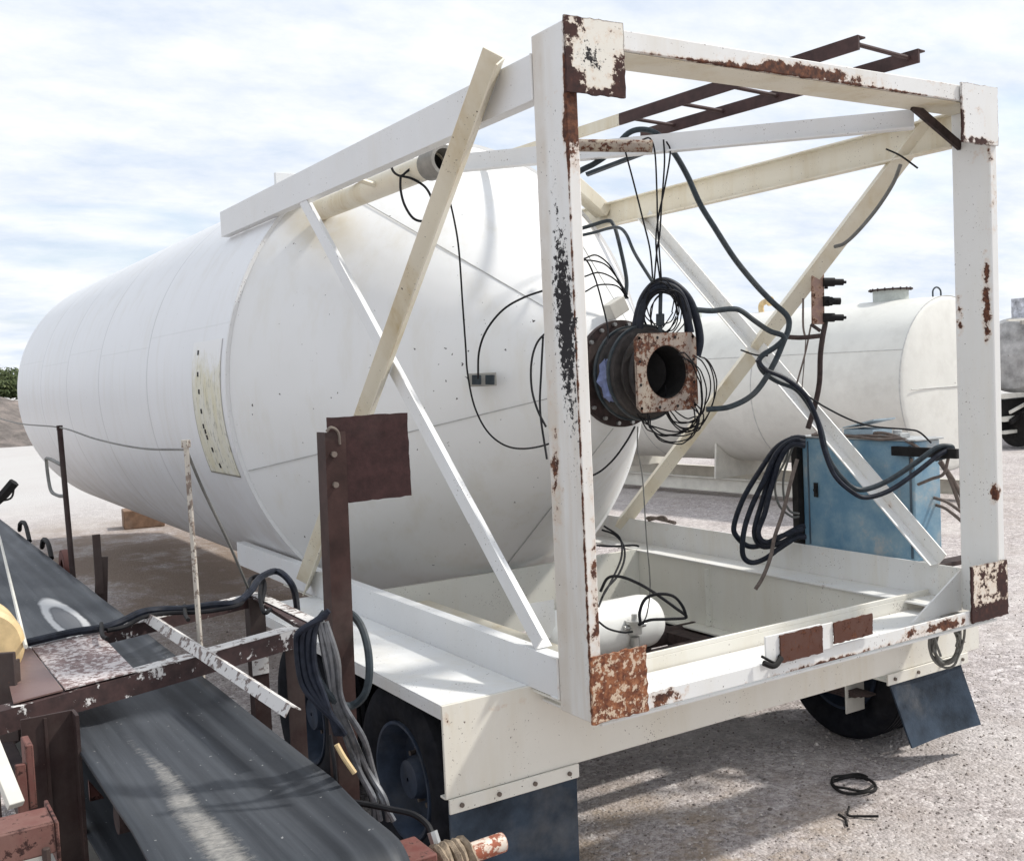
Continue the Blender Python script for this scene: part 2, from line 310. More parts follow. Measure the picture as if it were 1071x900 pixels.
def ground_mat():
    M = Mat('gravel ground')
    v = M.n('ShaderNodeTexVoronoi'); v.inputs['Scale'].default_value = 48; M.L(M.co, v.inputs['Vector'])
    v2 = M.n('ShaderNodeTexVoronoi'); v2.inputs['Scale'].default_value = 19; M.L(M.co, v2.inputs['Vector'])
    sx = M.n('ShaderNodeSeparateXYZ'); M.L(v.outputs['Color'], sx.inputs[0])
    sx2 = M.n('ShaderNodeSeparateXYZ'); M.L(v2.outputs['Color'], sx2.inputs[0])
    f = M.math('ADD', M.math('MULTIPLY', sx.outputs[0], 0.6), M.math('MULTIPLY', sx2.outputs[0], 0.4))
    c = M.ramp(f, [(0.05, (0.10, 0.085, 0.078)), (0.35, (0.27, 0.225, 0.21)), (0.65, (0.45, 0.39, 0.365)), (1.0, (0.78, 0.72, 0.67))])
    big = M.noise(0.45, 7, 0.65); c = M.mix(M.rng(big, 0.45, 0.62, 0, 0.5), c, (0.58, 0.53, 0.47))
    mid = M.noise(1.9, 7, 0.7, loc=(3, 8, 0)); c = M.mix(M.rng(mid, 0.48, 0.66, 0, 0.6), c, (0.24, 0.185, 0.15))
    gr = M.noise(120, 3, 0.6); c = M.mix(M.rng(gr, 0.35, 0.65, 0.0, 0.55), c, (0.66, 0.61, 0.57))
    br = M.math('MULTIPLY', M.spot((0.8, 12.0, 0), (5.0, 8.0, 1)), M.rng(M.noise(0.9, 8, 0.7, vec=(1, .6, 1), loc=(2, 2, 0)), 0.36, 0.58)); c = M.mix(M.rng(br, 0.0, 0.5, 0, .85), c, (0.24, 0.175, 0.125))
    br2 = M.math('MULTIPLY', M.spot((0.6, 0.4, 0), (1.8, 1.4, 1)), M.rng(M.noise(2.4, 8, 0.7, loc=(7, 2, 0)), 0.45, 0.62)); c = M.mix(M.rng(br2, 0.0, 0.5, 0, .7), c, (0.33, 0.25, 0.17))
    # far yard is paler
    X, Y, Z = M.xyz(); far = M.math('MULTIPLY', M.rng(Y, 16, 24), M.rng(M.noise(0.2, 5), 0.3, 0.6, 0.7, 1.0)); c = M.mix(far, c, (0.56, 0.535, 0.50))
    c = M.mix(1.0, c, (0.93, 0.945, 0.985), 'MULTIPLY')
    h = M.math('ADD', M.math('MULTIPLY', v.outputs['Distance'], -1.0), M.math('ADD', M.math('MULTIPLY', mid, 1.5), M.math('MULTIPLY', gr, 0.5)))
    M.bump(h, 0.7, 0.014)
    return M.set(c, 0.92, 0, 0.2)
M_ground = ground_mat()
M_stone = Mat('loose stones'); 
_i = M_stone.n('ShaderNodeNewGeometry').outputs['Random Per Island']
M_stone = M_stone.set(M_stone.ramp(_i, [(0.0, (0.13, 0.11, 0.10)), (0.5, (0.36, 0.31, 0.28)), (1.0, (0.62, 0.57, 0.52))]), 0.9)

# ------------------------------------------------------------------ mesh builder
class MB:
    def __init__(s): s.bm = bmesh.new()
    def _add(s, vs, fs):
        v = [s.bm.verts.new(p) for p in vs]
        for f in fs:
            try: s.bm.faces.new([v[i] for i in f])
            except ValueError: pass
    def box(s, x0, x1, y0, y1, z0, z1):
        s._add([(x, y, z) for x in (x0, x1) for y in (y0, y1) for z in (z0, z1)],
               [(0, 1, 3, 2), (4, 6, 7, 5), (0, 4, 5, 1), (2, 3, 7, 6), (0, 2, 6, 4), (1, 5, 7, 3)]); return s
    def beam(s, p, q, w, h, upv=(0, 0, 1)):
        """box bar from p to q: w across, h along upv"""
        p, q = Vector(p), Vector(q); d = (q-p).normalized(); a = d.cross(Vector(upv)).normalized(); b = a.cross(d).normalized()
        vs = [c + a*(w/2*i) + b*(h/2*j) for c in (p, q) for i, j in ((-1, -1), (1, -1), (1, 1), (-1, 1))]
        s._add(vs, [(3, 2, 1, 0), (4, 5, 6, 7), (0, 1, 5, 4), (1, 2, 6, 5), (2, 3, 7, 6), (3, 0, 4, 7)]); return s
    def angle(s, p, q, a1, a2, w, t):
        """L section from p to q with legs along a1 and a2"""
        p, q, a1, a2 = Vector(p), Vector(q), Vector(a1).normalized(), Vector(a2).normalized()
        pr = [(0, 0), (w, 0), (w, t), (t, t), (t, w), (0, w)]
        vs = [c + a1*i + a2*j for c in (p, q) for i, j in pr]
        s._add(vs, [(0, 1, 2, 3, 4, 5), (11, 10, 9, 8, 7, 6)] + [(i, (i+1) % 6 + 6 - 0, 0, 0)[:0] or (i, (i+1) % 6, (i+1) % 6+6, i+6) for i in range(6)]); return s
    def ring(s, c, d, r, n, a=None):
        d = Vector(d).normalized(); a = a or d.orthogonal().normalized(); b = d.cross(a)
        return [Vector(c) + (a*math.cos(2*PI*i/n) + b*math.sin(2*PI*i/n))*r for i in range(n)]
    def cyl(s, p, q, r, n=20, r2=None, caps=True):
        p, q = Vector(p), Vector(q); d = q-p; a = d.normalized().orthogonal().normalized()
        vs = s.ring(p, d, r, n, a) + s.ring(q, d, r if r2 is None else r2, n, a)
        fs = [(i, (i+1) % n, (i+1) % n+n, i+n) for i in range(n)]
        if caps: fs += [tuple(range(n-1, -1, -1)), tuple(range(n, 2*n))]
        s._add(vs, fs); return s
    def pipe(s, p, q, r, ri, n=24):
        p, q = Vector(p), Vector(q); d = q-p; a = d.normalized().orthogonal().normalized()
        vs = s.ring(p, d, r, n, a) + s.ring(q, d, r, n, a) + s.ring(q, d, ri, n, a) + s.ring(p, d, ri, n, a)
        fs = []
        for k in range(4):
            for i in range(n): fs.append((k*n+i, k*n+(i+1) % n, ((k+1) % 4)*n+(i+1) % n, ((k+1) % 4)*n+i))
        s._add(vs, fs); return s
    def lathe(s, c, ax, prof, n=48, caps=(False, False)):
        """prof: (along, radius) about axis ax through c"""
        c, ax = Vector(c), Vector(ax).normalized(); a = ax.orthogonal().normalized()
        vs = []; m = len(prof)
        for t, r in prof: vs += s.ring(c+ax*t, ax, max(r, 1e-4), n, a)
        fs = [(k*n+i, k*n+(i+1) % n, (k+1)*n+(i+1) % n, (k+1)*n+i) for k in range(m-1) for i in range(n)]
        if caps[0]: fs.append(tuple(range(n-1, -1, -1)))
        if caps[1]: fs.append(tuple(range((m-1)*n, m*n)))
        s._add(vs, fs); return s
    def tube(s, pts, r, n=8, sub=6):
        P = [Vector(p) for p in pts]
        if sub > 1 and len(P) > 2:
            Q = []
            E = [P[0]*2-P[1]] + P + [P[-1]*2-P[-2]]
            for i in range(1, len(E)-2):
                a, b, c, d = E[i-1:i+3]
                for k in range(sub):
                    t = k/sub; Q.append(0.5*((2*b)+(c-a)*t+(2*a-5*b+4*c-d)*t*t+(3*b-a-3*c+d)*t**3))
            Q.append(P[-1]); P = Q
        m = len(P); vs = []; a = None
        for i in range(m):
            d = (P[min(i+1, m-1)] - P[max(i-1, 0)])
            d = d.normalized() if d.length > 1e-9 else Vector((0, 0, 1))
            a = d.orthogonal().normalized() if a is None else (a - d*a.dot(d)).normalized()
            vs += s.ring(P[i], d, r, n, a)
        fs = [(k*n+i, k*n+(i+1) % n, (k+1)*n+(i+1) % n, (k+1)*n+i) for k in range(m-1) for i in range(n)]
        fs += [tuple(range(n-1, -1, -1)), tuple(range((m-1)*n, m*n))]
        s._add(vs, fs); return s
    def prism(s, poly, ax, lo, hi):
        """poly in the plane across axis ax (0 x,1 y,2 z), from lo to hi"""
        def mk(p, t):
            if ax == 0: return (t, p[0], p[1])
            if ax == 1: return (p[0], t, p[1])
            return (p[0], p[1], t)
        n = len(poly); s._add([mk(p, lo) for p in poly]+[mk(p, hi) for p in poly],
               [tuple(range(n)), tuple(range(2*n-1, n-1, -1))]+[(i, (i+1) % n, (i+1) % n+n, i+n) for i in range(n)]); return s
    def each(s, name, mat, parent=None, **k):
        """every separate piece becomes an object of its own"""
        seen = set(); out_ = []
        for v0 in s.bm.verts:
            if v0 in seen: continue
            st = [v0]; seen.add(v0); isl = []
            while st:
                v = st.pop(); isl.append(v)
                for e in v.link_edges:
                    w = e.other_vert(v)
                    if w not in seen: seen.add(w); st.append(w)
            ix = {v: i for i, v in enumerate(isl)}
            m = MB(); m._add([v.co.copy() for v in isl], [tuple(ix[v] for v in f.verts) for f in {f for v in isl for f in v.link_faces}])
            out_.append(m.build(name, mat, parent, **k))
        s.bm.free(); return out_
    def build(s, name, mat, parent=None, bevel=0.0, smooth=True, jitter=0.0):
        bmesh.ops.recalc_face_normals(s.bm, faces=s.bm.faces)
        if jitter:
            for v in s.bm.verts: v.co += Vector((random.uniform(-1, 1), random.uniform(-1, 1), random.uniform(-1, 1)))*jitter
        me = bpy.data.meshes.new(name)
        s.bm.to_mesh(me); s.bm.free()
        if smooth:
            me.polygons.foreach_set('use_smooth', [True]*len(me.polygons)); me.set_sharp_from_angle(angle=math.radians(32))
        o = bpy.data.objects.new(name, me); COL.objects.link(o)
        if mat: me.materials.append(mat)
        if parent: attach(o, parent)
        if bevel:
            b = o.modifiers.new('bevel', 'BEVEL'); b.width = bevel; b.segments = 2; b.limit_method = 'ANGLE'; b.angle_limit = math.radians(50); b.harden_normals = False
        return o
def attach(o, p):
    o.parent = p; o.matrix_parent_inverse = Matrix.Translation(-p.location) if p.type == 'EMPTY' else Matrix.Identity(4)
def empty(name, loc, label, cat, group=None):
    o = bpy.data.objects.new(name, None); COL.objects.link(o); o.location = loc; o.empty_display_size = 0.2
    return tag(o, label, cat, group)
def tag(o, label=None, cat=None, group=None, kind=None):
    for k, v in (('label', label), ('category', cat), ('group', group), ('kind', kind)):
        if v: o[k] = v
    return o

# ------------------------------------------------------------------ ground and far land
b = MB(); R = 900; b._add([(-R, -R, 0), (R, -R, 0), (R, R, 0), (-R, R, 0)], [(0, 1, 2, 3)])
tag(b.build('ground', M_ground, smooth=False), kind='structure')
# gravel berm far behind
Mb = Mat('berm soil'); nb = Mb.noise(0.9, 8, 0.7)
cc = Mb.ramp(nb, [(0.3, (0.09, 0.08, 0.075)), (0.5, (0.19, 0.168, 0.155)), (0.7, (0.31, 0.26, 0.235))]); Mb.bump(nb, 1.0, 0.3); M_berm = Mb.set(cc, 0.95, 0, 0.1)
from mathutils import noise as mn
bm = bmesh.new(); NX, NY = 110, 14; grid = []
for i in range(NX):
    az = math.radians(-30 + 44*i/(NX-1)); row = []
    for j in range(NY):
        t = j/(NY-1); rad = 56 + 26*t
        hgt = 2.9*min(1, t*3.2)**0.8*min(1, (NX-1-i)/25)*(1-0.15*t) + 0.9*(mn.noise(Vector((az*22, t*3, 0))) )*min(1, t*3) + 0.35*mn.noise(Vector((az*90, t*9, 3)))*min(1, t*4)
        row.append(bm.verts.new((CAM.x+rad*math.sin(az), CAM.y+rad*math.cos(az), max(-0.05, hgt-0.05) if j else -0.05)))
    grid.append(row)
for i in range(NX-1):
    for j in range(NY-1): bm.faces.new((grid[i][j], grid[i+1][j], grid[i+1][j+1], grid[i][j+1]))
m_ = MB(); m_.bm.free(); m_.bm = bm; tag(m_.build('hill', M_berm), kind='structure')

def leaf_mat(name, a, b_):
    M = Mat(name); i = M.n('ShaderNodeNewGeometry').outputs['Random Per Island']
    return M.set(M.ramp(i, [(0, a), (1, b_)]), 0.7, 0, 0.2)
M_leaf = leaf_mat('bush leaves', (0.035, 0.055, 0.022), (0.11, 0.13, 0.055)); M_bark = plain('bark', (0.10, 0.07, 0.05), 0.9)
def bush(x, y, w, h, label):
    e = empty('bush', (x, y, 2.4), label, 'bush', 'bushes along the top of the berm')
    f = MB(); 
    cl = [(random.uniform(-.35, .35)*w, random.uniform(-.35, .35)*w, random.uniform(.35, .85)*h, random.uniform(.2, .34)*w) for _ in range(9)]
    for _ in range(3200):
        c = random.choice(cl); d = Vector((random.gauss(0, 1), random.gauss(0, 1), random.gauss(0, 1))).normalized()*c[3]*random.random()**0.4
        p = Vector((x+c[0], y+c[1], 2.4+c[2]))+d*Vector((1, 1, 0.8)).length*0.6; a = Vector((random.gauss(0, 1), random.gauss(0, 1), random.gauss(0, 1))).normalized(); q = a.orthogonal()
        s_ = random.uniform(.12, .24); f._add([p, p+a*s_, p+q*s_*0.6], [(0, 1, 2)])
    f.build('foliage', M_leaf, e, smooth=False)
    t = MB(); t.tube([(x, y, 2.3), (x+.1, y, 2.4+h*.4), (x-.1, y+.1, 2.4+h*.75)], 0.07, 6); t.tube([(x, y, 2.5), (x-.4, y, 2.4+h*.6)], 0.04, 6); t.tube([(x, y, 2.5), (x+.5, y, 2.4+h*.6)], 0.04, 6); t.build('stem', M_bark, e)
for (px, d, w, h, lb) in ((13, 66, 1.9, .8, 'round green bush on the berm, nearest the far end of the silo'), (-3, 68, 3.0, 1.7, 'taller bush on the berm, cut by the left edge of the photo')):
    P = at(px, 400, d); bush(P.x, P.y, w, h, lb)

# loose stones on the near ground
import array
vs = []; fs = []
for k in range(15000):
    u_ = random.random()
    x = random.uniform(-1.2, 7.5); y = random.uniform(-2.5, 9)
    if k % 3 == 0: x = random.uniform(0, 5.5); y = random.uniform(-2.5, 2.5)
    r = random.uniform(.004, .010) * (1.7 if random.random() < .05 else 1)
    n = len(vs); ph = random.random()*6
    for j in range(5): vs.append((x+r*math.cos(ph+j*1.257)*random.uniform(.7, 1.2), y+r*math.sin(ph+j*1.257)*random.uniform(.7, 1.2), random.uniform(-.001, .002)))
    for j in range(3): vs.append((x+r*.5*math.cos(ph+j*2.09), y+r*.5*math.sin(ph+j*2.09), r*random.uniform(.6, 1.0)))
    fs += [(n+5, n+6, n+7), (n, n+1, n+5), (n+1, n+6, n+5), (n+1, n+2, n+6), (n+2, n+3, n+6), (n+3, n+7, n+6), (n+3, n+4, n+7), (n+4, n+5, n+7), (n+4, n, n+5)]
me = bpy.data.meshes.new('gravel'); me.from_pydata(vs, [], fs); me.materials.append(M_stone)
o = bpy.data.objects.new('gravel', me); COL.objects.link(o); tag(o, 'small loose stones strewn over the yard', 'gravel', kind='stuff')

# ------------------------------------------------------------------ the silo trailer
TX, TZ, TR, Y1 = 1.486, 2.495, 1.873, 3.714
silo = empty('silo_trailer', (TX, 4.0, 0), 'huge white silo lying on its trailer, hopper cone and open box frame at the rear', 'silo trailer')
b = MB(); b.lathe((TX, Y1, TZ), (0, 1, 0), [(0, TR)] + [(i*1.09, TR) for i in range(1, 11)] + [(10.96+.15, TR-.03), (11.3, TR-.18), (11.5, TR-.45), (11.65, TR-.9), (11.72, .6), (11.74, .01)], 128)
shell = b.build('tank_shell', M_shell, silo)
b = MB(); b.lathe((TX, Y1-.035, TZ), (0, 1, 0), [(.02, TR-.022), (.02, TR+.005), (.05, TR+.005), (.05, TR-.022)], 128); b.build('rim_ring', M_railwhite, shell)
# placard strip
Mp = Mat('peeling cream placard'); X, Y, Z = Mp.xyz()
c = Mp.mix(Mp.rng(Mp.noise(6, 7, 0.7, vec=(1, 1, .3)), 0.35, 0.65), (0.70, 0.69, 0.63), (0.64, 0.60, 0.43))
mm = Mp.noise(40, 5, 0.7, vec=(1, 1, 0.25)); colm = Mp.rng(Mp.noise(11, 1, 0.3, vec=(0, 1, 0)), 0.48, 0.58)
c = Mp.mix(Mp.math('MULTIPLY', Mp.rng(mm, 0.56, 0.62, 0, .8), Mp.rng(Z, 3.0, 2.0, .25, .9)), c, (0.10, 0.09, 0.07))
top = Mp.math('ADD', Mp.rng(Z, 2.95, 2.45), Mp.math('MULTIPLY', Mp.math('SUBTRACT', Mp.noise(9, 8, .7), .5), 1.6)); c = Mp.mix(Mp.rng(top, 0.75, 0.35, 0, 1), c, (0.78, 0.78, 0.77))
edge = Mp.math('MAXIMUM', Mp.math('MULTIPLY', Mp.rng(Y, 4.525, 4.545, 0, .6), Mp.rng(Z, 2.75, 2.3)), Mp.rng(Z, 1.885, 1.872, 0, .9)); c = Mp.mix(edge, c, (0.10, 0.085, 0.06))
M_plac = Mp.set(c, 0.6)
b = MB(); n_a, n_y = 26, 6
ga = [[None]*(n_y+1) for _ in range(n_a+1)]
for i in range(n_a+1):
    a = math.radians(168.5 + (199.5-168.5)*i/n_a)
    for j in range(n_y+1):
        y = 3.83 + 0.72*j/n_y; ga[i][j] = [b.bm.verts.new((TX+(TR+k)*math.cos(a), y, TZ+(TR+k)*math.sin(a))) for k in (0.002, 0.008)]
for i in range(n_a):
    for j in range(n_y): b.bm.faces.new([ga[i][j][1], ga[i+1][j][1], ga[i+1][j+1][1], ga[i][j+1][1]])
for i in range(n_a):
    for j in (0, n_y): b.bm.faces.new([ga[i][j][0], ga[i+1][j][0], ga[i+1][j][1], ga[i][j][1]])
for j in range(n_y):
    for i in (0, n_a): b.bm.faces.new([ga[i][j][0], ga[i][j+1][0], ga[i][j+1][1], ga[i][j][1]])
tag(b.build('placard', M_plac, shell), 'faded cream lettering strip peeling from the tank side')
# letter marks on the placard, worn to dots
b = MB()
for a_, y_ in ((171, 4.40), (176, 4.38), (180, 4.36), (184.5, 4.35), (188, 4.36), (189.2, 4.34), (190.6, 4.33), (193.5, 4.28), (197.3, 4.22)):
    a = math.radians(a_); P = Vector((TX+(TR+.008)*math.cos(a), y_, TZ+(TR+.008)*math.sin(a))); nrm = Vector((math.cos(a), 0, math.sin(a)))
    b.beam(P-nrm*.002, P+nrm*.004, .035, .03, (0, 1, 0))
b.each('lettering', M_black, shell)

RC = 0.30; YC = 1.66
b = MB(); b.lathe((TX, 0, TZ), (0, 1, 0), [(YC, RC)] + [(YC+(Y1-YC)*k/8, RC+(TR-.012-RC)*k/8) for k in range(1, 9)], 128); cone = b.build('hopper_cone', M_cone, silo)
b = MB()
for a_ in (125, 198, 62, 270):
    a = math.radians(a_); v = lambda y: Vector((TX+(RC+(TR-RC)*(y-YC)/(Y1-YC))*math.cos(a), y, TZ+(RC+(TR-RC)*(y-YC)/(Y1-YC))*math.sin(a)))
    b.tube([v(1.72), v(2.6), v(3.68)], 0.0035, 6, 1)
b.each('weld_seam', M_seam, cone)

# rear box frame
WF, PD, FW = 2.975, 0.245, 0.062
b = MB(); b.box(0, FW, 0, PD, 1.0, 4.0); b.build('post', M_postL, silo, 0.007)
b = MB(); b.box(WF-FW, WF, 0, PD, 1.0, 4.0); b.build('post', M_postR, silo, 0.007)
b = MB(); b.box(FW+.002, WF-FW-.002, 0.004, PD-.004, 3.912, 3.998); b.build('top_beam', M_top, silo, 0.004)
MB().box(FW+.003, WF-FW-.003, 0.02, PD-.006, 3.906, 3.910).build('soffit', M_cream, silo)  # added cream plate: its colour holds stain and warm bounced light
b = MB(); b.box(FW+.002, WF-FW-.002, 0.003, 0.015, 0.998, 1.072); b.box(FW+.002, WF-FW-.002, 0.016, 0.49, 0.972, 0.984); b.build('bottom_beam', M_bot, silo, 0.002)
def raggedplate(x0, x1, z0, z1, y0=-0.014, y1=-0.002, amp=0.006):
    pts = []
    def edge(p, q, n):
        for k in range(n):
            t = k/n; pts.append((p[0]+(q[0]-p[0])*t+random.uniform(-amp, amp), p[1]+(q[1]-p[1])*t+random.uniform(-amp, amp)))
    edge((x0, z0), (x1, z0), 14); edge((x1, z0), (x1, z1), 14); edge((x1, z1), (x0, z1), 14); edge((x0, z1), (x0, z0), 14)
    return MB().prism(pts, 1, y0, y1)
raggedplate(0.0, 0.312, 3.70, 4.018, amp=.0035).build('corner_plate', M_plTL, silo)
raggedplate(2.650, 2.973, 3.685, 4.01, amp=.003).build('corner_plate', M_plTR, silo)
raggedplate(-0.005, 0.303, 1.0, 1.295, amp=.005).build('corner_plate', M_plBL, silo)
raggedplate(2.645, 2.978, 1.005, 1.325, amp=.004).build('corner_plate', M_plBR, silo)
raggedplate(1.13, 1.425, 1.062, 1.20, -0.02, -0.012, .003).build('rusty_plate', M_brownplate, silo)
raggedplate(1.51, 1.80, 1.090, 1.20, -0.02, -0.012, .003).build('rusty_plate', M_brownplate, silo)
b = MB(); b.box(1.04, 1.4245, -0.010, 0.001, 1.078, 1.205); b.box(1.425, 1.512, -0.0105, -0.0005, 1.07, 1.20); b.build('light_bracket', M_frame, silo, .002)
b = MB(); b.tube([(1.0, -.03, 1.09), (1.05, -.05, 1.07), (1.12, -.03, 1.09)], .014, 8); b.tube([(1.0, -.02, 1.12), (1.07, -.04, 1.08), (1.13, -.01, 1.10)], .007, 6); b.build('light_wire', M_black, silo)
# triangular web plate at the right bottom corner, small brace at top right
b = MB(); b.prism([(2.45, 1.000), (2.90, 1.000), (2.90, 1.24)], 1, 0.235, 0.247); b.build('gusset', M_frame, silo)
b = MB(); b.beam((2.50, .19, 3.915), (2.915, .19, 3.72), .05, .02, (0, 1, 0)); b.build('corner_brace', M_darkrust, silo)
wb_ = MB()
for z in (1.05, 1.236): wb_.tube([(-.002, PD+.004, z), (-.002, PD+.06, z-.0)], .005, 6, 1)
for y in (PD+.003,): wb_.tube([(-.002, y, 3.727), (-.002, y, 3.926)], .006, 6, 1); wb_.tube([(-.002, y, 1.05), (-.002, y, 1.236)], .006, 6, 1)
wb_.each('weld_bead', M_frame, silo)
# rear panel with bolted flap strips
b = MB(); b.box(-0.47, 3.44, 0.5, 0.515, 0.62, 1.052); b.box(0.02, 2.95, 0.5, 0.515, 1.052, 1.078); b.box(-0.47, 3.44, .515, .56, .615, .626)
panel = b.build('rear_panel', M_panel, silo, 0.003)
for x0, x1 in ((-0.462, 0.255), (2.53, 3.30)):
    b = MB(); b.box(x0, x1, .484, .497, .555, .622); st = b.build('flap_strip', M_panel, silo, .002)
    b = MB()
    for k in range(4):
        x = x0+.06+(x1-x0-.12)*k/3; b.cyl((x, .484, .588), (x, .474, .588), .011, 8)
    b.each('bolt', M_bolt, st)
def flap(pts_top, pts_bot, name):
    b = MB(); n = 10; m = 10; g = []
    for k in (0, .012):
        for j in range(m+1):
            t = j/m
            for i in range(n+1):
                s_ = i/n; P = Vector(pts_top[0]).lerp(Vector(pts_top[1]), s_).lerp(Vector(pts_bot[0]).lerp(Vector(pts_bot[1]), s_), t)
                P.y += 0.03*math.sin(t*2.4)*math.sin(s_*3.1)+k; g.append(b.bm.verts.new(P))
    N = (n+1)*(m+1); F = b.bm.faces
    for j in range(m):
        for i in range(n):
            a = j*(n+1)+i; F.new((g[a], g[a+1], g[a+n+2], g[a+n+1])); F.new((g[N+a+n+1], g[N+a+n+2], g[N+a+1], g[N+a]))
    for i in range(n):
        F.new((g[i+1], g[i], g[N+i], g[N+i+1])); a = m*(n+1)+i; F.new((g[a], g[a+1], g[N+a+1], g[N+a]))
    for j in range(m):
        a = j*(n+1); F.new((g[a], g[a+n+1], g[N+a+n+1], g[N+a])); a += n; F.new((g[a+n+1], g[a], g[N+a], g[N+a+n+1]))
    return b.build(name, M_flap, silo)
flap([(-0.455, .503, .60), (0.252, .503, .60)], [(-0.455, .50, .08), (0.245, .50, .08)], 'mud_flap')
flap([(2.55, .503, .60), (3.235, .503, .585)], [(2.63, .40, .175), (3.30, .40, .175)], 'mud_flap')
# side rails
def rail(y0, y1, z0, z1, x, inward, m, name):
    b = MB(); b.box(min(x, x+inward*.012), max(x, x+inward*.012), y0, y1, z0, z1)
    for z in (z0, z1-.012): b.box(min(x+inward*.0121, x+inward*.07), max(x+inward*.0121, x+inward*.07), y0, y1, z, z+.012)
    return b.build(name, m, silo, .002)
rail(PD+.002, 4.86, 3.727, 3.926, 0.0, 1, M_railwhite, 'top_rail')
rail(PD+.002, 4.86, 3.727, 3.926, WF, -1, M_cream, 'top_rail')
rail(PD+.002, 4.95, 1.05, 1.236, 0.0, 1, M_railwhite, 'base_rail')
b = MB(); b.box(WF-.012, WF, PD+.002, 4.95, 1.00, 1.238); b.box(2.72, WF-.0125, PD+.002, 3.9, 1.03, 1.042); b.build('base_rail', M_frame, silo, .002)
# hopper bay walls under the cone
b = MB(); b.box(2.74, 2.752, .52, 3.10, .56, 1.027); b.box(2.60, 2.739, .52, 3.10, .548, .56); b.build('bay_wall', M_bay, silo)
b = MB(); b.box(.22, .232, .52, 3.10, .65, 1.027); b.box(.233, .37, .52, 3.10, .638, .65); b.box(.013, .2195, PD, 3.9, 1.028, 1.040); b.build('bay_wall', M_bay, silo)
b = MB(); b.box(.0125, WF-.0125, 3.102, 3.114, .56, 1.045); b.box(.0125, 2.719, 3.115, 3.2, 1.02, 1.032); b.build('bay_wall', M_bay, silo)
b = MB(); b.box(2.735, 2.7395, 2.24, 2.252, .57, 1.02); b.box(2.69, 2.7395, 2.252, 2.258, .57, 1.0); b.box(2.735, 2.7395, 1.3, 1.312, .57, 1.02); b.each('stiffener', M_bay, silo)
b = MB(); b.angle((.66, 3.0, .95), (.66, 1.1, .95), (1, 0, 0), (0, 0, -1), .09, .01); b.angle((.80, 3.0, .90), (.80, 1.1, .90), (-1, 0, 0), (0, 0, -1), .05, .01); b.build('inner_rail', M_cream, silo)
rp = MB(); rp.prism([(.64, 1.18), (.83, 1.18), (.83, 1.02), (.80, .96), (.74, .94), (.68, .97), (.645, 1.05)], 1, 1.5, 1.508); rp.build('inspection_plate', M_frame, silo)
# chassis beneath
b = MB(); b.box(.42, .56, 1.4, 3.9, .47, .545); b.box(2.42, 2.56, 1.4, 3.9, .47, .545); b.box(.42, 2.56, 2.0, 2.1, .46, .5445); b.build('chassis', M_darkrust, silo)
b = MB(); b.box(2.58, 2.75, .85, .862, .28, .60); b.box(2.738, 2.75, .862, .95, .28, .60); b.build('spring_hanger', M_palerail, silo, .003)
# fenders
for x0, x1, lip in ((-.47, -.001, -.47), (WF+.001, 3.44, 3.44)):
    b = MB(); b.box(x0, x1, .516, 3.25, 1.044, 1.054)
    b.box(min(lip, lip+(.008 if lip < 0 else -.008)), max(lip, lip+(.008 if lip < 0 else -.008)), .516, 3.25, .985, 1.0435); b.build('fender', M_fender, silo, .002)
# braces
def vee(p, q, side_, w, m):
    p, q = Vector(p), Vector(q); d = (q-p).normalized(); n_ = Vector((side_, 0, 0)); t_ = d.cross(n_).normalized()
    MB().angle(p, q, n_+t_, n_-t_, w, .009).build('brace_angle', m, silo, .002)
vee((.0, .46, 3.965), (.0, 3.30, 1.12), -1, .112, M_cream)
vee((WF-.055, .44, 3.93), (WF-.055, 3.64, 1.16), 1, .10, M_cream)
def vbrace(x, m, s_):
    b = MB(); p, q = Vector((x, 3.12, 3.725)), Vector((x, .44, 1.238)); d = (q-p).normalized(); a = Vector((1, 0, 0)).cross(d)
    if a.y > 0: a = -a
    b.angle(p, q, a, (s_, 0, 0), .09, .009); return b.build('brace_angle', m, silo)
vbrace(0.005, M_railwhite, 1); vbrace(WF-.005, M_frame, -1)
b = MB(); b.beam((2.60, .26, 3.87), (0.02, 2.93, 3.87), .012, .10); b.beam((2.60, .26, 3.815), (0.02, 2.93, 3.815), .07, .010); b.build('diagonal_brace', M_railwhite, silo)
b = MB(); b.cyl(at(600, 152, 6.15), at(682, 153, 6.15), .036, 14); b.build('stub_tube', M_flange, silo)
b = MB(); b.beam((1.55, 1.98, 3.80), (2.0, 1.5, 3.98), .06, .02); b.build('cable_support', M_hose, silo)
b = MB(); b.beam((2.62, 3.66, 4.10), (2.955, 3.66, 3.86), .10, .16, (0, 1, 0)); b.build('rim_gusset', M_cream, silo, .004)
b = MB(); b.beam((0.02, 3.66, 3.83), (.55, 3.66, 4.08), .10, .12, (0, 1, 0)); b.build('rim_gusset', M_cream, silo, .004)
# fill pipe
b = MB(); b.box(.28, .62, 4.30, 4.34, 3.9, 4.16); b.build('lifting_plate', M_railwhite, silo, .004)
b = MB(); b.pipe((.29, 3.46, 3.742), (.29, 1.72, 3.742), .072, .062, 28); b.cyl((.29, 2.4, 3.72), (.08, 2.36, 3.76), .018, 8); fp = b.build('fill_pipe', M_cream, silo)
b = MB(); b.pipe((.29, 1.78, 3.742), (.29, 1.60, 3.742), .086, .066, 28); b.build('coupling', plain('galvanised coupling', (.26, .25, .23), .6, .3), fp)
b = MB(); b.cyl((.29, 1.75, 3.742), (.29, 1.74, 3.742), .0655, 24); b.build('pipe_bore', M_inside, fp)  # black disc across the bore stands in for the shade inside the pipe
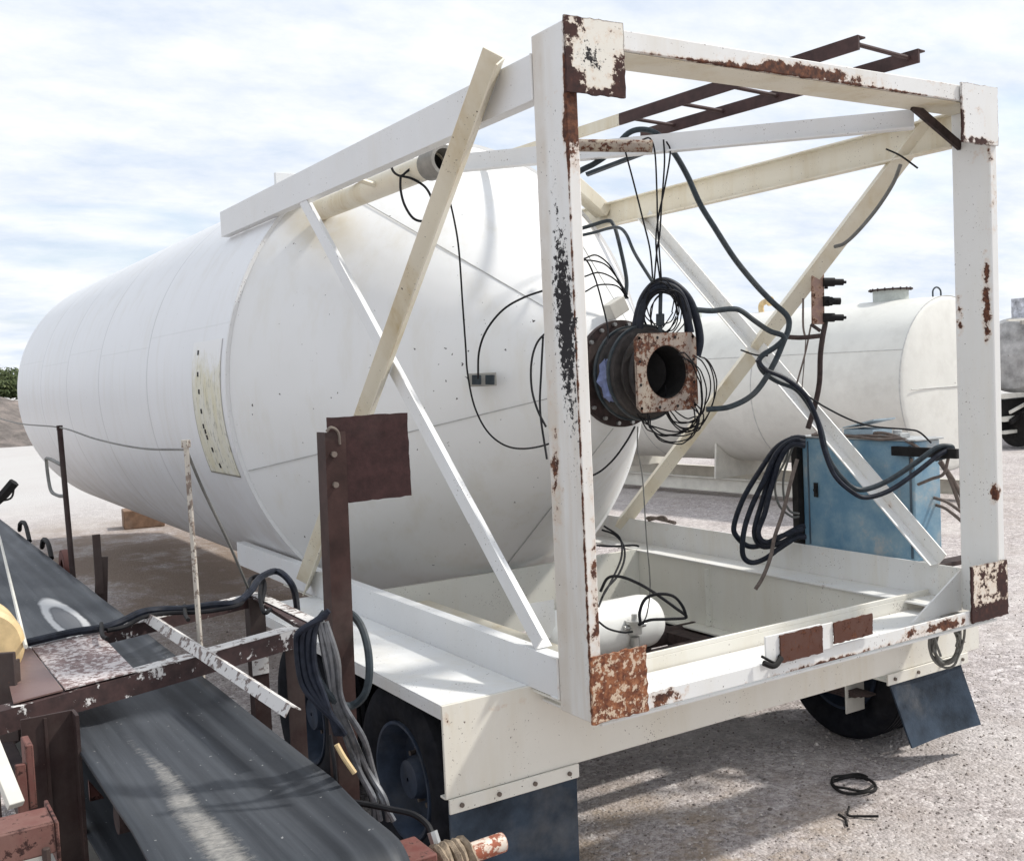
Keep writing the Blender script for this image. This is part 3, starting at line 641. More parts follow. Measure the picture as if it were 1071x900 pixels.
# discharge valve at the cone outlet
b = MB(); b.lathe((TX, 0, TZ), (0, 1, 0), [(1.63, .10), (1.60, .10), (1.60, .335), (1.64, .335), (1.64, .29)], 64); vd = b.build('outlet_flange', M_darkrust, silo)
b = MB()
for k in range(18):
    a = 2*PI*k/18; b.cyl((TX+.312*math.cos(a), 1.60, TZ+.312*math.sin(a)), (TX+.312*math.cos(a), 1.58, TZ+.312*math.sin(a)), .013, 6)
b.each('bolt', M_silver, vd)
prof = [(1.60, .24), (1.55, .245), (1.53, .275), (1.50, .285), (1.47, .275), (1.455, .25), (1.42, .245), (1.40, .27), (1.37, .285), (1.34, .27), (1.33, .225), (1.30, .22), (1.295, .245), (1.275, .25), (1.27, .215), (1.24, .21), (1.235, .235), (1.20, .235), (1.19, .205)]
b = MB(); b.lathe((TX, 0, TZ), (0, 1, 0), prof, 64); vb = b.build('valve_body', plain('blackened valve casting', (.016, .011, .010), .7, var=.8, scale=11, bump=.5, dist=.008, dust=.12), silo)
for y in (1.50, 1.37):
    b = MB(); b.pipe((TX, y+.010, TZ), (TX, y-.010, TZ), .294, .282, 64); b.build('clamp_ring', M_hose, vb)
b = MB(); n = 40; sq = []
hw = .232
for k in range(n):
    a = 2*PI*(k+.5)/n; m = max(abs(math.cos(a)), abs(math.sin(a))); sq.append((hw*math.cos(a)/m, hw*math.sin(a)/m))
vv = []
for y in (1.168, 1.186):
    vv.append([b.bm.verts.new((TX+p[0], y, TZ+p[1])) for p in sq]); vv.append([b.bm.verts.new((TX+.158*math.cos(2*PI*(k+.5)/n), y, TZ+.158*math.sin(2*PI*(k+.5)/n))) for k in range(n)])
for k in range(n):
    j = (k+1) % n; F = b.bm.faces
    F.new((vv[0][k], vv[0][j], vv[1][j], vv[1][k])); F.new((vv[2][k], vv[3][k], vv[3][j], vv[2][j])); F.new((vv[0][k], vv[2][k], vv[2][j], vv[0][j])); F.new((vv[1][k], vv[1][j], vv[3][j], vv[3][k]))
fl = b.build('square_flange', M_flange, vb)
b = MB()
for i in range(4):
    for x, z in ((-.205+i*.1367, .205), (-.205+i*.1367, -.205), (.205, -.205+i*.1367), (-.205, -.205+i*.1367)): b.cyl((TX+x, 1.168, TZ+z), (TX+x, 1.1655, TZ+z), .009, 8)
b.each('bolt_hole', M_inside, vb)  # flat black discs paint the shade of holes onto the plate
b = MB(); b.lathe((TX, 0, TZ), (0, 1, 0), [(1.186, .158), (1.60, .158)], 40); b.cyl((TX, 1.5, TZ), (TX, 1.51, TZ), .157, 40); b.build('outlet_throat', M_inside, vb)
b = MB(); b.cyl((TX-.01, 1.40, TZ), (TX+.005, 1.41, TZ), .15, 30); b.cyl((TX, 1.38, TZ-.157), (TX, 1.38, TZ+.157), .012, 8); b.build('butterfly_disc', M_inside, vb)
# air tank in the bay
b = MB(); b.lathe((0, 1.6, .915), (1, 0, 0), [(.78, .02), (.785, .08), (.81, .13), (.85, .160), (.90, .168), (1.55, .168), (1.60, .160), (1.645, .13), (1.67, .08), (1.675, .01)], 40); at_ = b.build('air_tank', M_tankw, silo)
b = MB(); b.cyl((1.36, 1.42, .90), (1.36, 1.42, .965), .045, 16); b.cyl((1.36, 1.42, .965), (1.36, 1.42, .985), .060, 16); b.cyl((1.36, 1.42, .88), (1.36, 1.42, .80), .03, 12)
b.cyl((1.28, 1.42, .945), (1.44, 1.42, .945), .016, 10); b.cyl((1.36, 1.42, .985), (1.36, 1.42, 1.02), .018, 10); b.cyl((1.36, 1.5, .93), (1.36, 1.4, .93), .03, 12); b.build('valve', M_silver, at_)
b = MB(); b.box(.9, 1.0, 1.5, 1.7, .55, .76); b.box(1.45, 1.55, 1.5, 1.7, .55, .76); b.box(.25, 2.7, 1.3, 1.9, .535, .547); b.build('tank_cradle', M_darkrust, silo)
# ladder lying along the top
LZ = 4.15
l1a, l1b = Vector((1.76, 1.874, LZ)), Vector((1.90, 0.05, LZ)); l2a, l2b = Vector((2.20, 2.2, LZ)), Vector((2.42, 0.08, LZ))
b = MB()
for p, q in ((l1a, l1b), (l2a, l2b)): b.beam(p, q, .018, .075); b.beam(p+Vector((.03, 0, .03)), q+Vector((.03, 0, .03)), .05, .010)
lad = b.build('ladder', M_ladder, silo, .002)
for k in range(5):
    t = .03+.235*k; 
    if k == 4: t = .985
    p = l1a.lerp(l1b, t); q = Vector((l2a.x+(l2b.x-l2a.x)*((l2a.y-(p.y+.06))/(l2a.y-l2b.y)), p.y+.06, LZ))
    b = MB(); b.cyl(p, q, .012, 10); b.build('rung', M_ladder, lad)
b = MB(); b.beam(l1a+Vector((-.11, 1.45, 0)), l1a+Vector((0, .002, 0)), .018, .075); b.beam(l1a+Vector((-.11, 1.45, .0)), (1.6, 3.6, 4.2), .03, .05); b.build('ladder_rail', M_cream, silo, .002)
# wheels
def wheel(x_out, s_, y, dish):
    """tyre of the outer or inner dual: x_out outermost face, s_ inward direction"""
    R_, w = .50, .27
    pr = [(0.035, .30), (.012, .34), (0, .40), (.006, .455), (.03, .487), (.055, .495)]
    for k in range(4): x0 = .062+k*.040; pr += [(x0, .498), (x0+.026, .499), (x0+.028, .486), (x0+.038, .486)]
    pr += [(.218, .496), (.24, .487), (.264, .455), (.27, .40), (.258, .34), (.235, .30)]
    b = MB(); b.lathe((x_out, y, .50), (s_, 0, 0), pr, 72); t = b.build('wheel', M_rubber, silo)
    b = MB()
    if dish: rp_ = [(.035, .302), (.02, .300), (.02, .285), (.05, .272), (.13, .262), (.165, .25), (.17, .20), (.165, .15), (.155, .115), (.10, .105), (.06, .095), (.055, .01)]
    else: rp_ = [(.235, .302), (.25, .300), (.25, .28), (.2, .265), (.12, .25), (.11, .18), (.10, .01)]
    b.lathe((x_out, y, .50), (s_, 0, 0), rp_, 48); rm_ = b.build('rim', M_rim, t)
    if dish:
        b = MB()
        for k in range(10):
            a = 2*PI*k/10; P = Vector((x_out+s_*.165, y+.145*math.cos(a), .5+.145*math.sin(a))); b.cyl(P, P-Vector((s_*.035, 0, 0)), .014, 6)
        b.each('lug_nut', M_bolt, t)
for y in (1.12, 2.45):
    wheel(-.42, 1, y, True); wheel(-.10, 1, y, False); wheel(3.39, -1, y, True); wheel(3.07, -1, y, False)
    b = MB(); b.cyl((.1, y, .5), (2.87, y, .5), .065, 16); b.build('axle', M_darkrust, silo)
for x in (.33, 2.64):
    b = MB()
    for k in range(4): b.box(x-.04, x+.04, 1.12-.42+.05*k, 1.12+.42-.05*k, .42-.014*k, .432-.014*k)
    b.build('leaf_spring', M_darkrust, silo)
# wiring box on the cone, and the thin air lines that belong to it
cb_ = at(499, 397, 6.74); b = MB(); b.beam(cb_+Vector((-.06, .0, 0)), cb_+Vector((.09, -.09, 0)), .05, .085); wb = b.build('junction_box', plain('grey junction box', (.34, .33, .30), .6), silo, .004)
b = MB(); b.beam(at(494, 397, 6.66), at(503, 397, 6.64), .02, .06); b.beam(at(508, 397, 6.62), at(517, 397, 6.60), .02, .06); b.each('cover', M_hose, wb, bevel=.003)
b = MB(); c2 = at(644, 322, 6.74); b.beam(c2-Vector((.06, 0, .03)), c2+Vector((.06, 0, .03)), .08, .10); b.build('sensor_block', M_palerail, silo, .005)

# ------------------------------------------------------------------ loose hoses and wires
def strand(name, runs, r, mat, label, cat, group=None, n=8):
    b = MB()
    for pts in runs:
        b.tube([at(*p) if len(p) == 3 and p[2] > 2.6 else p for p in pts], r, n)
    return tag(b.build(name, mat), label, cat, group)
def D(pts, d0, d1=None):
    d1 = d0 if d1 is None else d1; n = len(pts)-1
    return [(x, y, d0+(d1-d0)*i/n) for i, (x, y) in enumerate(pts)]
strand('hose', [D([(598, 184), (610, 177), (622, 171), (639, 159), (657, 139.5), (674, 135.5), (690, 142), (705, 160), (719, 184), (732, 213), (748, 239), (768, 270), (789, 296), (808, 316), (823, 330), (825, 342), (820, 356), (808, 383), (789, 411), (764, 425), (739, 428)], 6.55, 6.35)],
       .0175, M_hose, 'thick grey rubber hose draped over the top tube and looping down past the right brace', 'hose')
strand('hose', [D([(729, 324), (745, 325), (764, 323), (775, 325), (790, 336), (805, 346), (820, 352), (812, 362), (797, 372), (794, 380), (800, 390), (814, 399), (833, 407), (848, 426), (858, 448), (866, 478), (881, 500), (899, 512), (926, 504), (956, 485), (980, 468), (995, 467), (994, 475), (978, 480)], 6.3, 6.6)],
       .0165, M_hose, 'grey hose sagging in front of the blue cabinet, the upper of two', 'hose')
strand('hose', [D([(792, 376), (800, 386), (822, 396), (842, 413), (855, 440), (862, 470), (873, 497), (891, 514), (906, 520), (930, 513), (957, 495), (980, 477), (992, 470)], 6.35, 6.55)],
       .015, M_cable, 'darker hose sagging in front of the blue cabinet, the lower of two', 'hose')
strand('cable', [D([(842, 412), (862, 425), (890, 439), (915, 446), (950, 449), (962, 452), (974, 463)], 6.7, 6.7)], .006, M_wire, 'thin cable running along the top of the blue cabinet', 'cable')
# cable coil at the cabinet
def seg(L_, d): return [(x, y, d) for x, y in L_]
runs = [seg([(842, 458), (830, 458), (812, 468), (796, 490), (778, 520), (768, 548), (770, 560), (783, 571), (800, 569), (815, 562), (834, 552), (842, 550)], 7.35),
        seg([(842, 462), (828, 461), (812, 474), (800, 500), (786, 530), (778, 556), (777, 580), (786, 588), (800, 584), (814, 574), (833, 562), (843, 561)], 7.30),
        seg([(842, 464), (826, 463), (812, 478), (804, 500), (797, 525), (789, 556), (797, 571), (815, 568), (838, 556)], 7.32),
        seg([(842, 466), (828, 465), (816, 480), (806, 512), (800, 536), (793, 557), (801, 567), (818, 560), (840, 553)], 7.28)]
strand('cable_coil', runs, .0185, M_cable, 'coil of thick dark cable hanging at the left edge of the blue cabinet', 'cable coil')
strand('cable', [seg([(826, 462), (822, 480), (812, 500), (811, 515), (816, 530), (828, 540), (836, 540)], 7.38), seg([(830, 464), (820, 496), (820, 520), (826, 534), (836, 537)], 7.36)], .008, M_grwire, 'two thin loops of grey wire inside the cable coil', 'wire')
strand('cable', [seg([(834, 480), (828, 500), (819, 535), (810, 562), (806, 582), (798, 603), (790, 616)], 7.22)], .013, M_brncable, 'frayed brown cable end dangling below the coil over the white rail', 'cable')
# big loop of taped cable over the valve
strand('cable_coil', [[(x, y, 6.46) for x, y in ((664, 352), (665, 340), (669, 322), (676, 307), (687, 299), (698, 299), (708, 304), (715, 315), (719, 330), (720, 348))],
       [(x, y, 6.44) for x, y in ((669, 350), (670, 330), (677, 312), (688, 303), (700, 304), (710, 311), (717, 326), (722, 348))],
       [(x, y, 6.50) for x, y in ((666, 345), (670, 318), (680, 301), (692, 294), (704, 297), (716, 307), (724, 320), (730, 340), (732, 357), (729, 372))]], .025, M_cable,
       'thick black taped loop of cable standing over the square discharge flange', 'cable coil', n=12)
rng = random.Random(3)
def loops(cx, cy, rx, ry, n, d, r, jit=4, a0=0, a1=2*PI):
    out = []
    for k in range(n):
        ox, oy = rng.uniform(-jit, jit), rng.uniform(-jit, jit); s1, s2 = rng.uniform(.75, 1.15), rng.uniform(.75, 1.15); ph = rng.uniform(-.4, .4); tl = rng.uniform(-.3, .3)
        p = []
        for i in range(15):
            a = a0+(a1-a0)*i/14+ph; X_, Y_ = rx*s1*math.cos(a), ry*s2*math.sin(a)
            p.append((cx+ox+X_*math.cos(tl)-Y_*math.sin(tl)+rng.uniform(-1, 1), cy+oy+X_*math.sin(tl)+Y_*math.cos(tl)+rng.uniform(-1, 1), d+.08*math.sin(a)+rng.uniform(-.02, .02)))
        out.append(p)
    return out
strand('wire_tangle', loops(716, 405, 23, 38, 6, 6.42, .004, 7, -1.3, 2.9) + loops(702, 436, 30, 22, 6, 6.40, .004, 5, -.4, 3.4), .0042, M_wire, 'tangle of thin black wire looping below and right of the discharge flange', 'wire')
strand('wire_tangle', loops(694, 322, 20, 24, 7, 6.45, .004, 7), .0038, M_wire, 'thin wires crossing inside the taped loop above the flange', 'wire')
b = MB(); b.beam(at(690.5, 328, 6.42), at(690.5, 341, 6.42), .045, .03); b.cyl(at(691, 306, 6.42), at(690.5, 328, 6.42), .012, 8); b.cyl(at(690.5, 341, 6.42), at(690, 350, 6.42), .014, 8)
tag(b.build('cable_plug', M_hose, bevel=.004), 'grey plug hanging in the middle of the taped loop', 'plug')
g = 'thin wires hanging from the top tube to the valve'
for k, (pts, lb) in enumerate(((((652, 150), (655, 162), (663, 192), (673, 232), (680, 262), (683, 296)), 'leftmost thin wire dropping from the top tube to the discharge valve'),
    (((672, 146), (680, 145), (685, 160), (687, 200), (688, 237), (692, 297)), 'second thin wire from the left dropping from the hooked end of the top tube'),
    (((694, 146), (695, 170), (692, 213), (690, 245), (687, 262), (684, 297)), 'third thin wire dropping from under the thick hose to the valve'),
    (((697, 148), (701, 160), (695, 197), (689, 225), (686, 255), (691, 297)), 'rightmost thin wire dropping from under the thick hose to the valve'))):
    strand('wire', [D(pts, 6.35, 6.42)], .0052, M_wire, lb, 'wire', g)
strand('hose', [D([(604, 240), (618, 236), (635, 231), (641, 234), (646, 248), (655, 290), (654, 312)], 6.95, 6.75)], .013, M_hose, 'short dark hose bending down from the tank rim behind the left post', 'hose')
strand('hose', [D([(604, 247), (622, 243), (636, 239), (647, 238), (655, 245), (664, 265), (682, 294)], 6.9, 6.1)], .010, M_hose, 'thinner grey hose running from the tank rim down to the taped loop', 'hose')
runs = [D([(600, 274), (612, 270), (624, 267), (638, 278), (650, 300), (657, 312)], 6.3, 6.6), D([(600, 276), (612, 272), (632, 276), (645, 290), (656, 308)], 6.3, 6.6), D([(600, 293), (612, 289), (626, 285), (640, 290), (650, 300), (655, 311)], 6.2, 6.6), D([(600, 309), (612, 305), (626, 298), (645, 299), (655, 310)], 6.2, 6.6)]
strand('wire', runs, .005, M_wire, 'fan of four thin wires curving to the small block on the cone', 'wire')
strand('wire', [D([(600, 275), (612, 271), (622, 290), (630, 318), (636, 345), (634, 360)], 6.1, 6.0)], .005, M_wire, 'thin wire dropping behind the left post to the round flange', 'wire')
strand('wire', [D([(468, 200), (475, 230), (480, 262), (484, 320), (487, 362), (489, 390), (496, 424), (509, 450), (527, 465), (548, 469), (574, 464), (600, 452)], 5.9, 6.3)], .0055, M_wire, 'long thin wire hanging from the top rail across the cone to the left post', 'wire')
strand('wire', [D([(500, 396), (501, 368), (509, 345), (526, 324), (548, 311), (574, 302)], 6.55, 6.2)], .0065, M_wire, 'black wire arching up from the small junction box on the cone', 'wire')
strand('wire', [D([(574, 345), (562, 358), (556, 378), (556, 405), (562, 428), (571, 446)], 5.8, 5.6), D([(568, 352), (566, 390), (565, 430), (572, 480)], 5.8, 5.6)], .006, M_wire, 'pair of wires bowing out beside the left post at mid height', 'wire')
strand('wire', [D([(447, 148), (443, 160), (435, 171), (425, 180), (419, 184), (412, 180), (409, 172), (411, 166)], 6.2), D([(419, 184), (431, 187), (445, 196), (452, 210), (451, 223), (443, 231), (432, 228), (423, 214), (419, 198), (419, 184)], 6.2)], .0075, M_wire, 'loop of black cable hanging from the left top rail over the fill pipe', 'wire')
strand('wire', [D([(664, 446), (655, 462), (640, 482), (622, 496), (600, 500)], 6.1, 6.4)], .006, M_wire, 'thin wire running from below the valve down to the left', 'wire')
strand('wire', [D([(667, 446), (667, 470), (672, 500), (676, 560), (680, 610), (677, 640), (672, 652)], 6.1, 6.4)], .004, M_grwire, 'long thin grey wire hanging from the valve to the air tank', 'wire')
strand('wire', [D([(630, 554), (643, 559), (652, 570), (653, 585), (646, 602), (634, 616), (626, 634)], 7.3, 6.4), D([(632, 550), (648, 562), (650, 582), (640, 606), (630, 624)], 7.3, 6.4), D([(624, 570), (640, 571), (662, 570), (668, 571)], 7.4, 7.5)], .007, M_wire, 'dark wires spilling from the bottom of the tank rim into the bay', 'wire')
strand('hose', [D([(628, 618), (636, 604), (650, 603), (668, 610), (685, 620), (706, 635), (718, 645), (700, 647), (680, 648), (668, 653)], 6.4, 6.05), D([(670, 652), (669, 640), (675, 626), (688, 621), (704, 623), (714, 634), (718, 646)], 6.05, 6.1)], .009, M_wire, 'black hose arching over the white air tank in the bay', 'hose')
strand('wire', [D([(624, 648), (636, 657), (652, 661), (662, 660)], 6.0)], .006, M_wire, 'short black line plugged into the air tank valve', 'wire')
strand('cable', [D([(942, 172), (934, 192), (918, 217), (899, 240), (884, 254), (873, 258)], 6.45, 6.75)], .012, M_grwire, 'grey cable slung beneath the upper right brace pipe', 'cable')
for pts, lb in (((at(927, 156, 6.3), at(942, 163, 6.22), at(960, 176, 6.2)), 'wire tie twisted round the right brace pipe near its top'), ((at(775, 366, 6.9), at(790, 371, 6.8), at(803, 372, 6.75)), 'wire tie round the middle of the right brace pipe')):
    b = MB(); b.tube(pts, .006, 6); tag(b.build('wire_tie', M_black), lb, 'wire tie')
b = MB(); b.tube([at(744, 541, 7.8), at(748, 535, 7.8), at(756, 540, 7.8)], .001, 4); b.bm.clear()
b.tube([(2.97, 3.25, 1.26), (2.95, 3.15, 1.275), (2.98, 3.0, 1.26), (2.97, 2.9, 1.255)], .016, 6); b.tube([(2.94, 3.2, 1.25), (2.97, 3.05, 1.29), (2.96, 2.97, 1.26)], .012, 6); tag(b.build('rag', M_brncable), 'twisted brown scrap of cloth lying on the right base rail', 'rag')
# blue rag in the valve
b = MB(); b.lathe((TX-.235, 1.435, TZ-.03), (0, .15, 1), [(-.13, .01), (-.11, .045), (-.04, .05), (0, .07), (.05, .045), (.10, .04), (.12, .01)], 12); tag(b.build('rag', M_rag, jitter=.010), 'crumpled blue rag stuffed between the valve clamp rings', 'rag')
# bundle hanging under the right rear corner
cr_ = loops(990, 672, 17, 24, 6, 6.33, .005, 4)
cr_ += [[(976, 652, 6.3), (978, 668, 6.28), (984, 686, 6.28)], [(1004, 652, 6.3), (1003, 664, 6.3), (1000, 676, 6.3)]]
strand('cable_coil', cr_, .0075, M_grwire, 'small coil of grey cable hanging under the right rear corner above the mud flap', 'cable coil')

# ------------------------------------------------------------------ blue control cabinet
cab = empty('control_cabinet', (3.25, 1.17, 1.2), 'faded blue steel control cabinet behind the right diagonal brace', 'cabinet')
b = MB(); b.box(3.10, 3.36, .70, 1.64, 1.20, 1.975); body = b.build('body', M_blue, cab, .008)
b = MB(); b.box(3.094, 3.0995, .72, .735, 1.22, 1.95); b.box(3.094, 3.0995, 1.58, 1.59, 1.22, 1.95); b.each('door_seam', plain('cabinet seam', (.05, .08, .11)), body)
for z in (1.36, 1.80):
    MB().cyl((3.092, .712, z), (3.092, .712, z+.07), .009, 10).build('hinge', M_bolt, body)
b = MB(); b.box(3.086, 3.0985, 1.50, 1.53, 1.56, 1.66); b.cyl((3.088, 1.515, 1.61), (3.075, 1.515, 1.61), .012, 10); b.build('latch', M_black, body)
for z in (1.25, 1.90): MB().box(3.14, 3.32, .692, .6995, z, z+.03).build('side_strap', M_cabtop, body)
b = MB(); b.box(3.09, 3.38, .68, 1.66, 1.976, 1.988); b.build('lid', M_cabtop, cab, .003)
b = MB(); b.box(3.05, 3.13, 1.643, 1.70, 1.17, 1.99); b.build('edge_channel', M_black, cab, .003)
b = MB(); b.box(3.055, 3.085, .36, .84, 1.885, 1.945); b.build('arm', M_black, cab, .003)
b = MB(); b.box(3.10, 3.30, 1.02, 1.26, 1.99, 2.045); jb = b.build('small_box', plain('pale blue box', (.26, .34, .40), .5), cab, .004)
b = MB(); b.prism([(1.26, 2.05), (1.00, 2.105), (1.00, 2.115), (1.26, 2.058)], 0, 3.09, 3.31); b.build('lid', plain('pale blue lid', (.34, .42, .47), .5), jb)
b = MB(); b.box(3.11, 3.2, 1.36, 1.44, 1.99, 2.04); b.box(3.15, 3.25, .84, .94, 1.99, 2.02); b.cyl((3.2, .9, 2.02), (3.2, .9, 2.04), .03, 10); b.each('terminal_block', M_cabtop, cab, bevel=.003)
b = MB()
for k in range(3):
    b.tube([(3.11+.02*k, 1.55, 1.995+.004*k), (3.09+.02*k, 1.2, 2.0), (3.07+.02*k, .95, 1.985+.02*k), (3.10, .78, 1.99), (3.10, .65, 1.93)], .011, 6)
b.build('wiring', M_brncable, cab)
b = MB(); b.tube([(3.30, .695, 1.55), (3.32, .62, 1.52), (3.38, .52, 1.40), (3.40, .48, 1.24)], .011, 8); b.tube([(3.28, .695, 1.60), (3.32, .60, 1.56), (3.42, .50, 1.42), (3.44, .47, 1.24)], .011, 8)
b.tube([(3.15, .55, 1.85), (3.2, .52, 1.75), (3.28, .50, 1.55)], .012, 8); b.tube([(3.12, .52, 1.86), (3.24, .50, 1.7), (3.33, .48, 1.5)], .012, 8)
b.tube([(3.10, .45, 1.88), (3.12, .50, 1.78), (3.13, .60, 1.74), (3.12, .69, 1.70)], .010, 8); b.build('conduit', M_brncable, cab)
b = MB(); b.box(3.10, 3.5, .55, .66, 1.17, 1.20); b.box(3.38, 3.40, .45, .47, 1.18, 1.30); b.box(3.46, 3.48, .45, .47, 1.18, 1.32); b.build('foot_bracket', M_darkrust, cab, .003)
b = MB(); b.box(2.978, 3.36, .8, .88, 1.13, 1.198); b.box(2.978, 3.36, 1.45, 1.53, 1.13, 1.198); b.each('mounting_bar', M_frame, cab, bevel=.003)

# ------------------------------------------------------------------ valve manifold on its pipe
man = empty('valve_manifold', (3.0, 1.40, 1.24), 'rusty plate carrying three black air valves on a thin bent pipe', 'valve manifold')
def mp_(x, y, dd=0): return at(x, y, 7.22+dd)
b = MB(); b.beam(mp_(855, 286), mp_(855.5, 339), .02, .085, rt[:]); pl = b.build('mounting_plate', paint('manifold plate', (.30, .18, .15), .56, 12, .1, .4), man, .002)
for y, k in ((295, 0), (315, 1), (332, 0)):
    b = MB(); p = mp_(861, y, -.02)
    if k == 0: b.cyl(p, p+rt*.075, .030, 12); b.cyl(p+rt*.075, p+rt*.135, .022, 12); b.cyl(p+rt*.135, p+rt*.155, .010, 8); b.cyl(p+rt*.02-up*.045, p+rt*.02+up*.02, .012, 8)
    else: b.cyl(p, p+rt*.04, .034, 14); b.cyl(p+rt*.045, p+rt*.06, .030, 14); b.cyl(p+rt*.06, p+rt*.115, .024, 12); b.cyl(p+rt*.04-fwd*.03, p+rt*.04-fwd*.06, .02, 12)
    b.build('air_valve', M_black, man)
b = MB(); b.tube([mp_(863, 339), mp_(860.5, 352), mp_(858, 372), mp_(857, 400), mp_(852, 425), mp_(845, 448)], .018, 8); b.tube([mp_(820, 352), mp_(838, 353), mp_(859, 351)], .016, 8); b.tube([mp_(848, 339), mp_(858, 346)], .012, 6); b.build('pipe', M_darkrust, man)
b = MB(); b.tube([mp_(840, 312), mp_(840, 340), mp_(842, 352)], .008, 6); b.tube([mp_(848, 341), mp_(842, 370), mp_(833, 402)], .007, 6); b.tube([mp_(843, 352), mp_(841, 380), mp_(838, 415)], .004, 6); b.build('air_line', M_brncable, man)

# ------------------------------------------------------------------ storage tank behind
tk = empty('storage_tank', (12.9, 9.0, 0), 'off white horizontal storage tank on skids behind the trailer on the right', 'tank')
az = math.radians(-6.0); ax = Vector((math.sin(az), math.cos(az), 0)); side = Vector((ax.y, -ax.x, 0))
c0 = at(993, 407, 17.25); c0.z = 2.02; TR2 = 1.41
b = MB(); b.lathe(c0, ax, [(-.10, .01), (-.09, .5), (-.055, 1.0), (-.02, TR2-.08), (0, TR2-.012), (.012, TR2), (2.2, TR2), (4.4, TR2), (6.6, TR2), (8.6, TR2), (8.62, TR2-.05), (8.7, .8), (8.72, .01)], 96); sh = b.build('shell', M_tank2, tk)
b = MB()
for t in (.0, 2.9, 5.8): b.lathe(c0, ax, [(t, TR2), (t+.004, TR2+.008), (t+.018, TR2+.008), (t+.022, TR2)], 96)
a1_ = .42
P = c0+(-side*math.cos(a1_)+Vector((0, 0, 1))*math.sin(a1_))*(TR2+.001); b.tube([P, P+ax*8.6], .007, 6, 1)
P = c0-ax*.06; b.tube([P+side*-1.2+Vector((0, 0, -.05)), P+side*0-ax*.05+Vector((0, 0, -.05)), P+side*1.2+Vector((0, 0, -.05))], .008, 6)
b.each('weld_seam', plain('tank weld', (.50, .50, .48), .6), sh)
mc = c0+ax*1.05+side*.05; mc.z = c0.z+TR2-.03
b = MB(); b.cyl(mc, mc+Vector((0, 0, .20)), .29, 32); b.build('manway', M_greengrey, tk)
b = MB(); b.cyl(mc+Vector((0, 0, .201)), mc+Vector((0, 0, .225)), .36, 32)
for k in range(16): a = 2*PI*k/16; q = mc+Vector((.325*math.cos(a), .325*math.sin(a), .19)); b.cyl(q, q+Vector((0, 0, .05)), .014, 6)
b.build('manway_cover', M_darkrust, tk)
lg = c0+ax*.18; lg.z = c0.z+TR2-.02; b = MB(); b.tube([lg-side*.12, lg-side*.11+Vector((0, 0, .12)), lg+Vector((0, 0, .17)), lg+side*.11+Vector((0, 0, .12)), lg+side*.12], .014, 6); b.build('lifting_lug', M_hose, tk)
f1 = c0+ax*3.75; f1.z = c0.z+TR2-.01
b = MB(); b.tube([f1, f1+Vector((0, 0, .14)), f1+Vector((.0, 0, .2))-ax*.10, f1+Vector((0, 0, .2))-ax*.2], .055, 10); b.cyl(f1+Vector((0, 0, .2))-ax*.18, f1+Vector((0, 0, .2))-ax*.24, .09, 12); b.build('elbow_fitting', M_roller, tk)
mc2 = c0+ax*5.4; mc2.z = c0.z+TR2-.02; b = MB(); b.cyl(mc2, mc2+Vector((0, 0, .12)), .12, 16); b.cyl(mc2+Vector((0, 0, .12)), mc2+Vector((0, 0, .26)), .04, 12); b.build('vent', M_greengrey, tk)
for s_ in (-1, 1):
    b = MB(); P = c0+side*s_*.85+ax*.1; P.z = .34; b.beam(P, P+ax*8.3, .13, .012); P.z = .22; b.beam(P, P+ax*8.3, .012, .23); P.z = .10; b.beam(P, P+ax*8.3, .13, .012); b.build('skid_rail', M_palerail, tk)
for t in (.9, 4.1, 7.4):
    b = MB(); P = c0+ax*t; 
    poly = [(-1.1, .35), (1.1, .35)] + [(1.12*math.cos(a), 2.02-TR2*math.sin(max(a, .0))*1.0-.004) for a in (0, 0)][:0]
    pts = [(-1.05, .35), (1.05, .35)] + [((TR2+.004)*math.sin(a), 2.02-(TR2+.004)*math.cos(a)) for a in [.82-.1*i for i in range(17)] if abs(a) < .83]
    vs = [P+side*x+Vector((0, 0, z-P.z))+ax*k for k in (0, .04) for x, z in pts]; n = len(pts)
    b._add(vs, [tuple(range(n)), tuple(range(2*n-1, n-1, -1))]+[(i, (i+1) % n, (i+1) % n+n, i+n) for i in range(n)]); b.build('saddle', M_palerail, tk)

# ------------------------------------------------------------------ grey tanker far right
tr = empty('tanker_trailer', (23.5, 12.0, 0), 'grey stained tanker trailer far behind the right post', 'tanker trailer')
b = MB(); cz = 2.35; b.lathe((22.3, 12.55, cz), (1, .1, 0), [(0, .01), (.03, .6), (.12, .85), (.25, .95), (3, .95), (6, .95), (6.2, .8), (6.3, .01)], 48); b.build('tank', M_greymach, tr)
b = MB()
for z in (1.35, .78, .45): b.beam((21.6, 12.3, z), (29, 13.0, z), .14, .12 if z > .6 else .08)
b.build('frame_rail', M_palerail, tr)
b = MB(); b.beam((22.0, 12.0, 3.15), (29, 12.7, 3.15), .06, .09); b.beam((22.1, 12.0, 3.15), (22.1, 12.0, 0.1), .09, .09); b.beam((24.6, 12.2, 3.15), (24.6, 12.2, .1), .09, .09); b.beam((22.1, 12, 1.1), (24.6, 12.2, 1.8), .07, .1); b.build('side_frame', M_pan, tr)
b = MB()
for x in (23.2, 24.5, 27): b.cyl((x, 11.9, .5), (x+.03, 12.2, .5), .48, 24)
b.build('wheel', M_rubber, tr)
b = MB(); b.box(21.8, 23.4, 12.45, 13.2, .55, 1.25); b.cyl((22.2, 12.3, .5), (22.9, 12.35, .5), .45, 24); b.beam((21.8, 12.2, .7), (23.4, 12.3, 1.25), .06, .12); b.build('undercarriage', M_black, tr)
b = MB(); b.beam((21.7, 12.15, .95), (23.2, 12.25, 1.3), .05, .07); b.beam((21.6, 12.1, 3.22), (23.4, 12.3, 3.22), .05, .05); b.each('brace', M_palerail, tr)
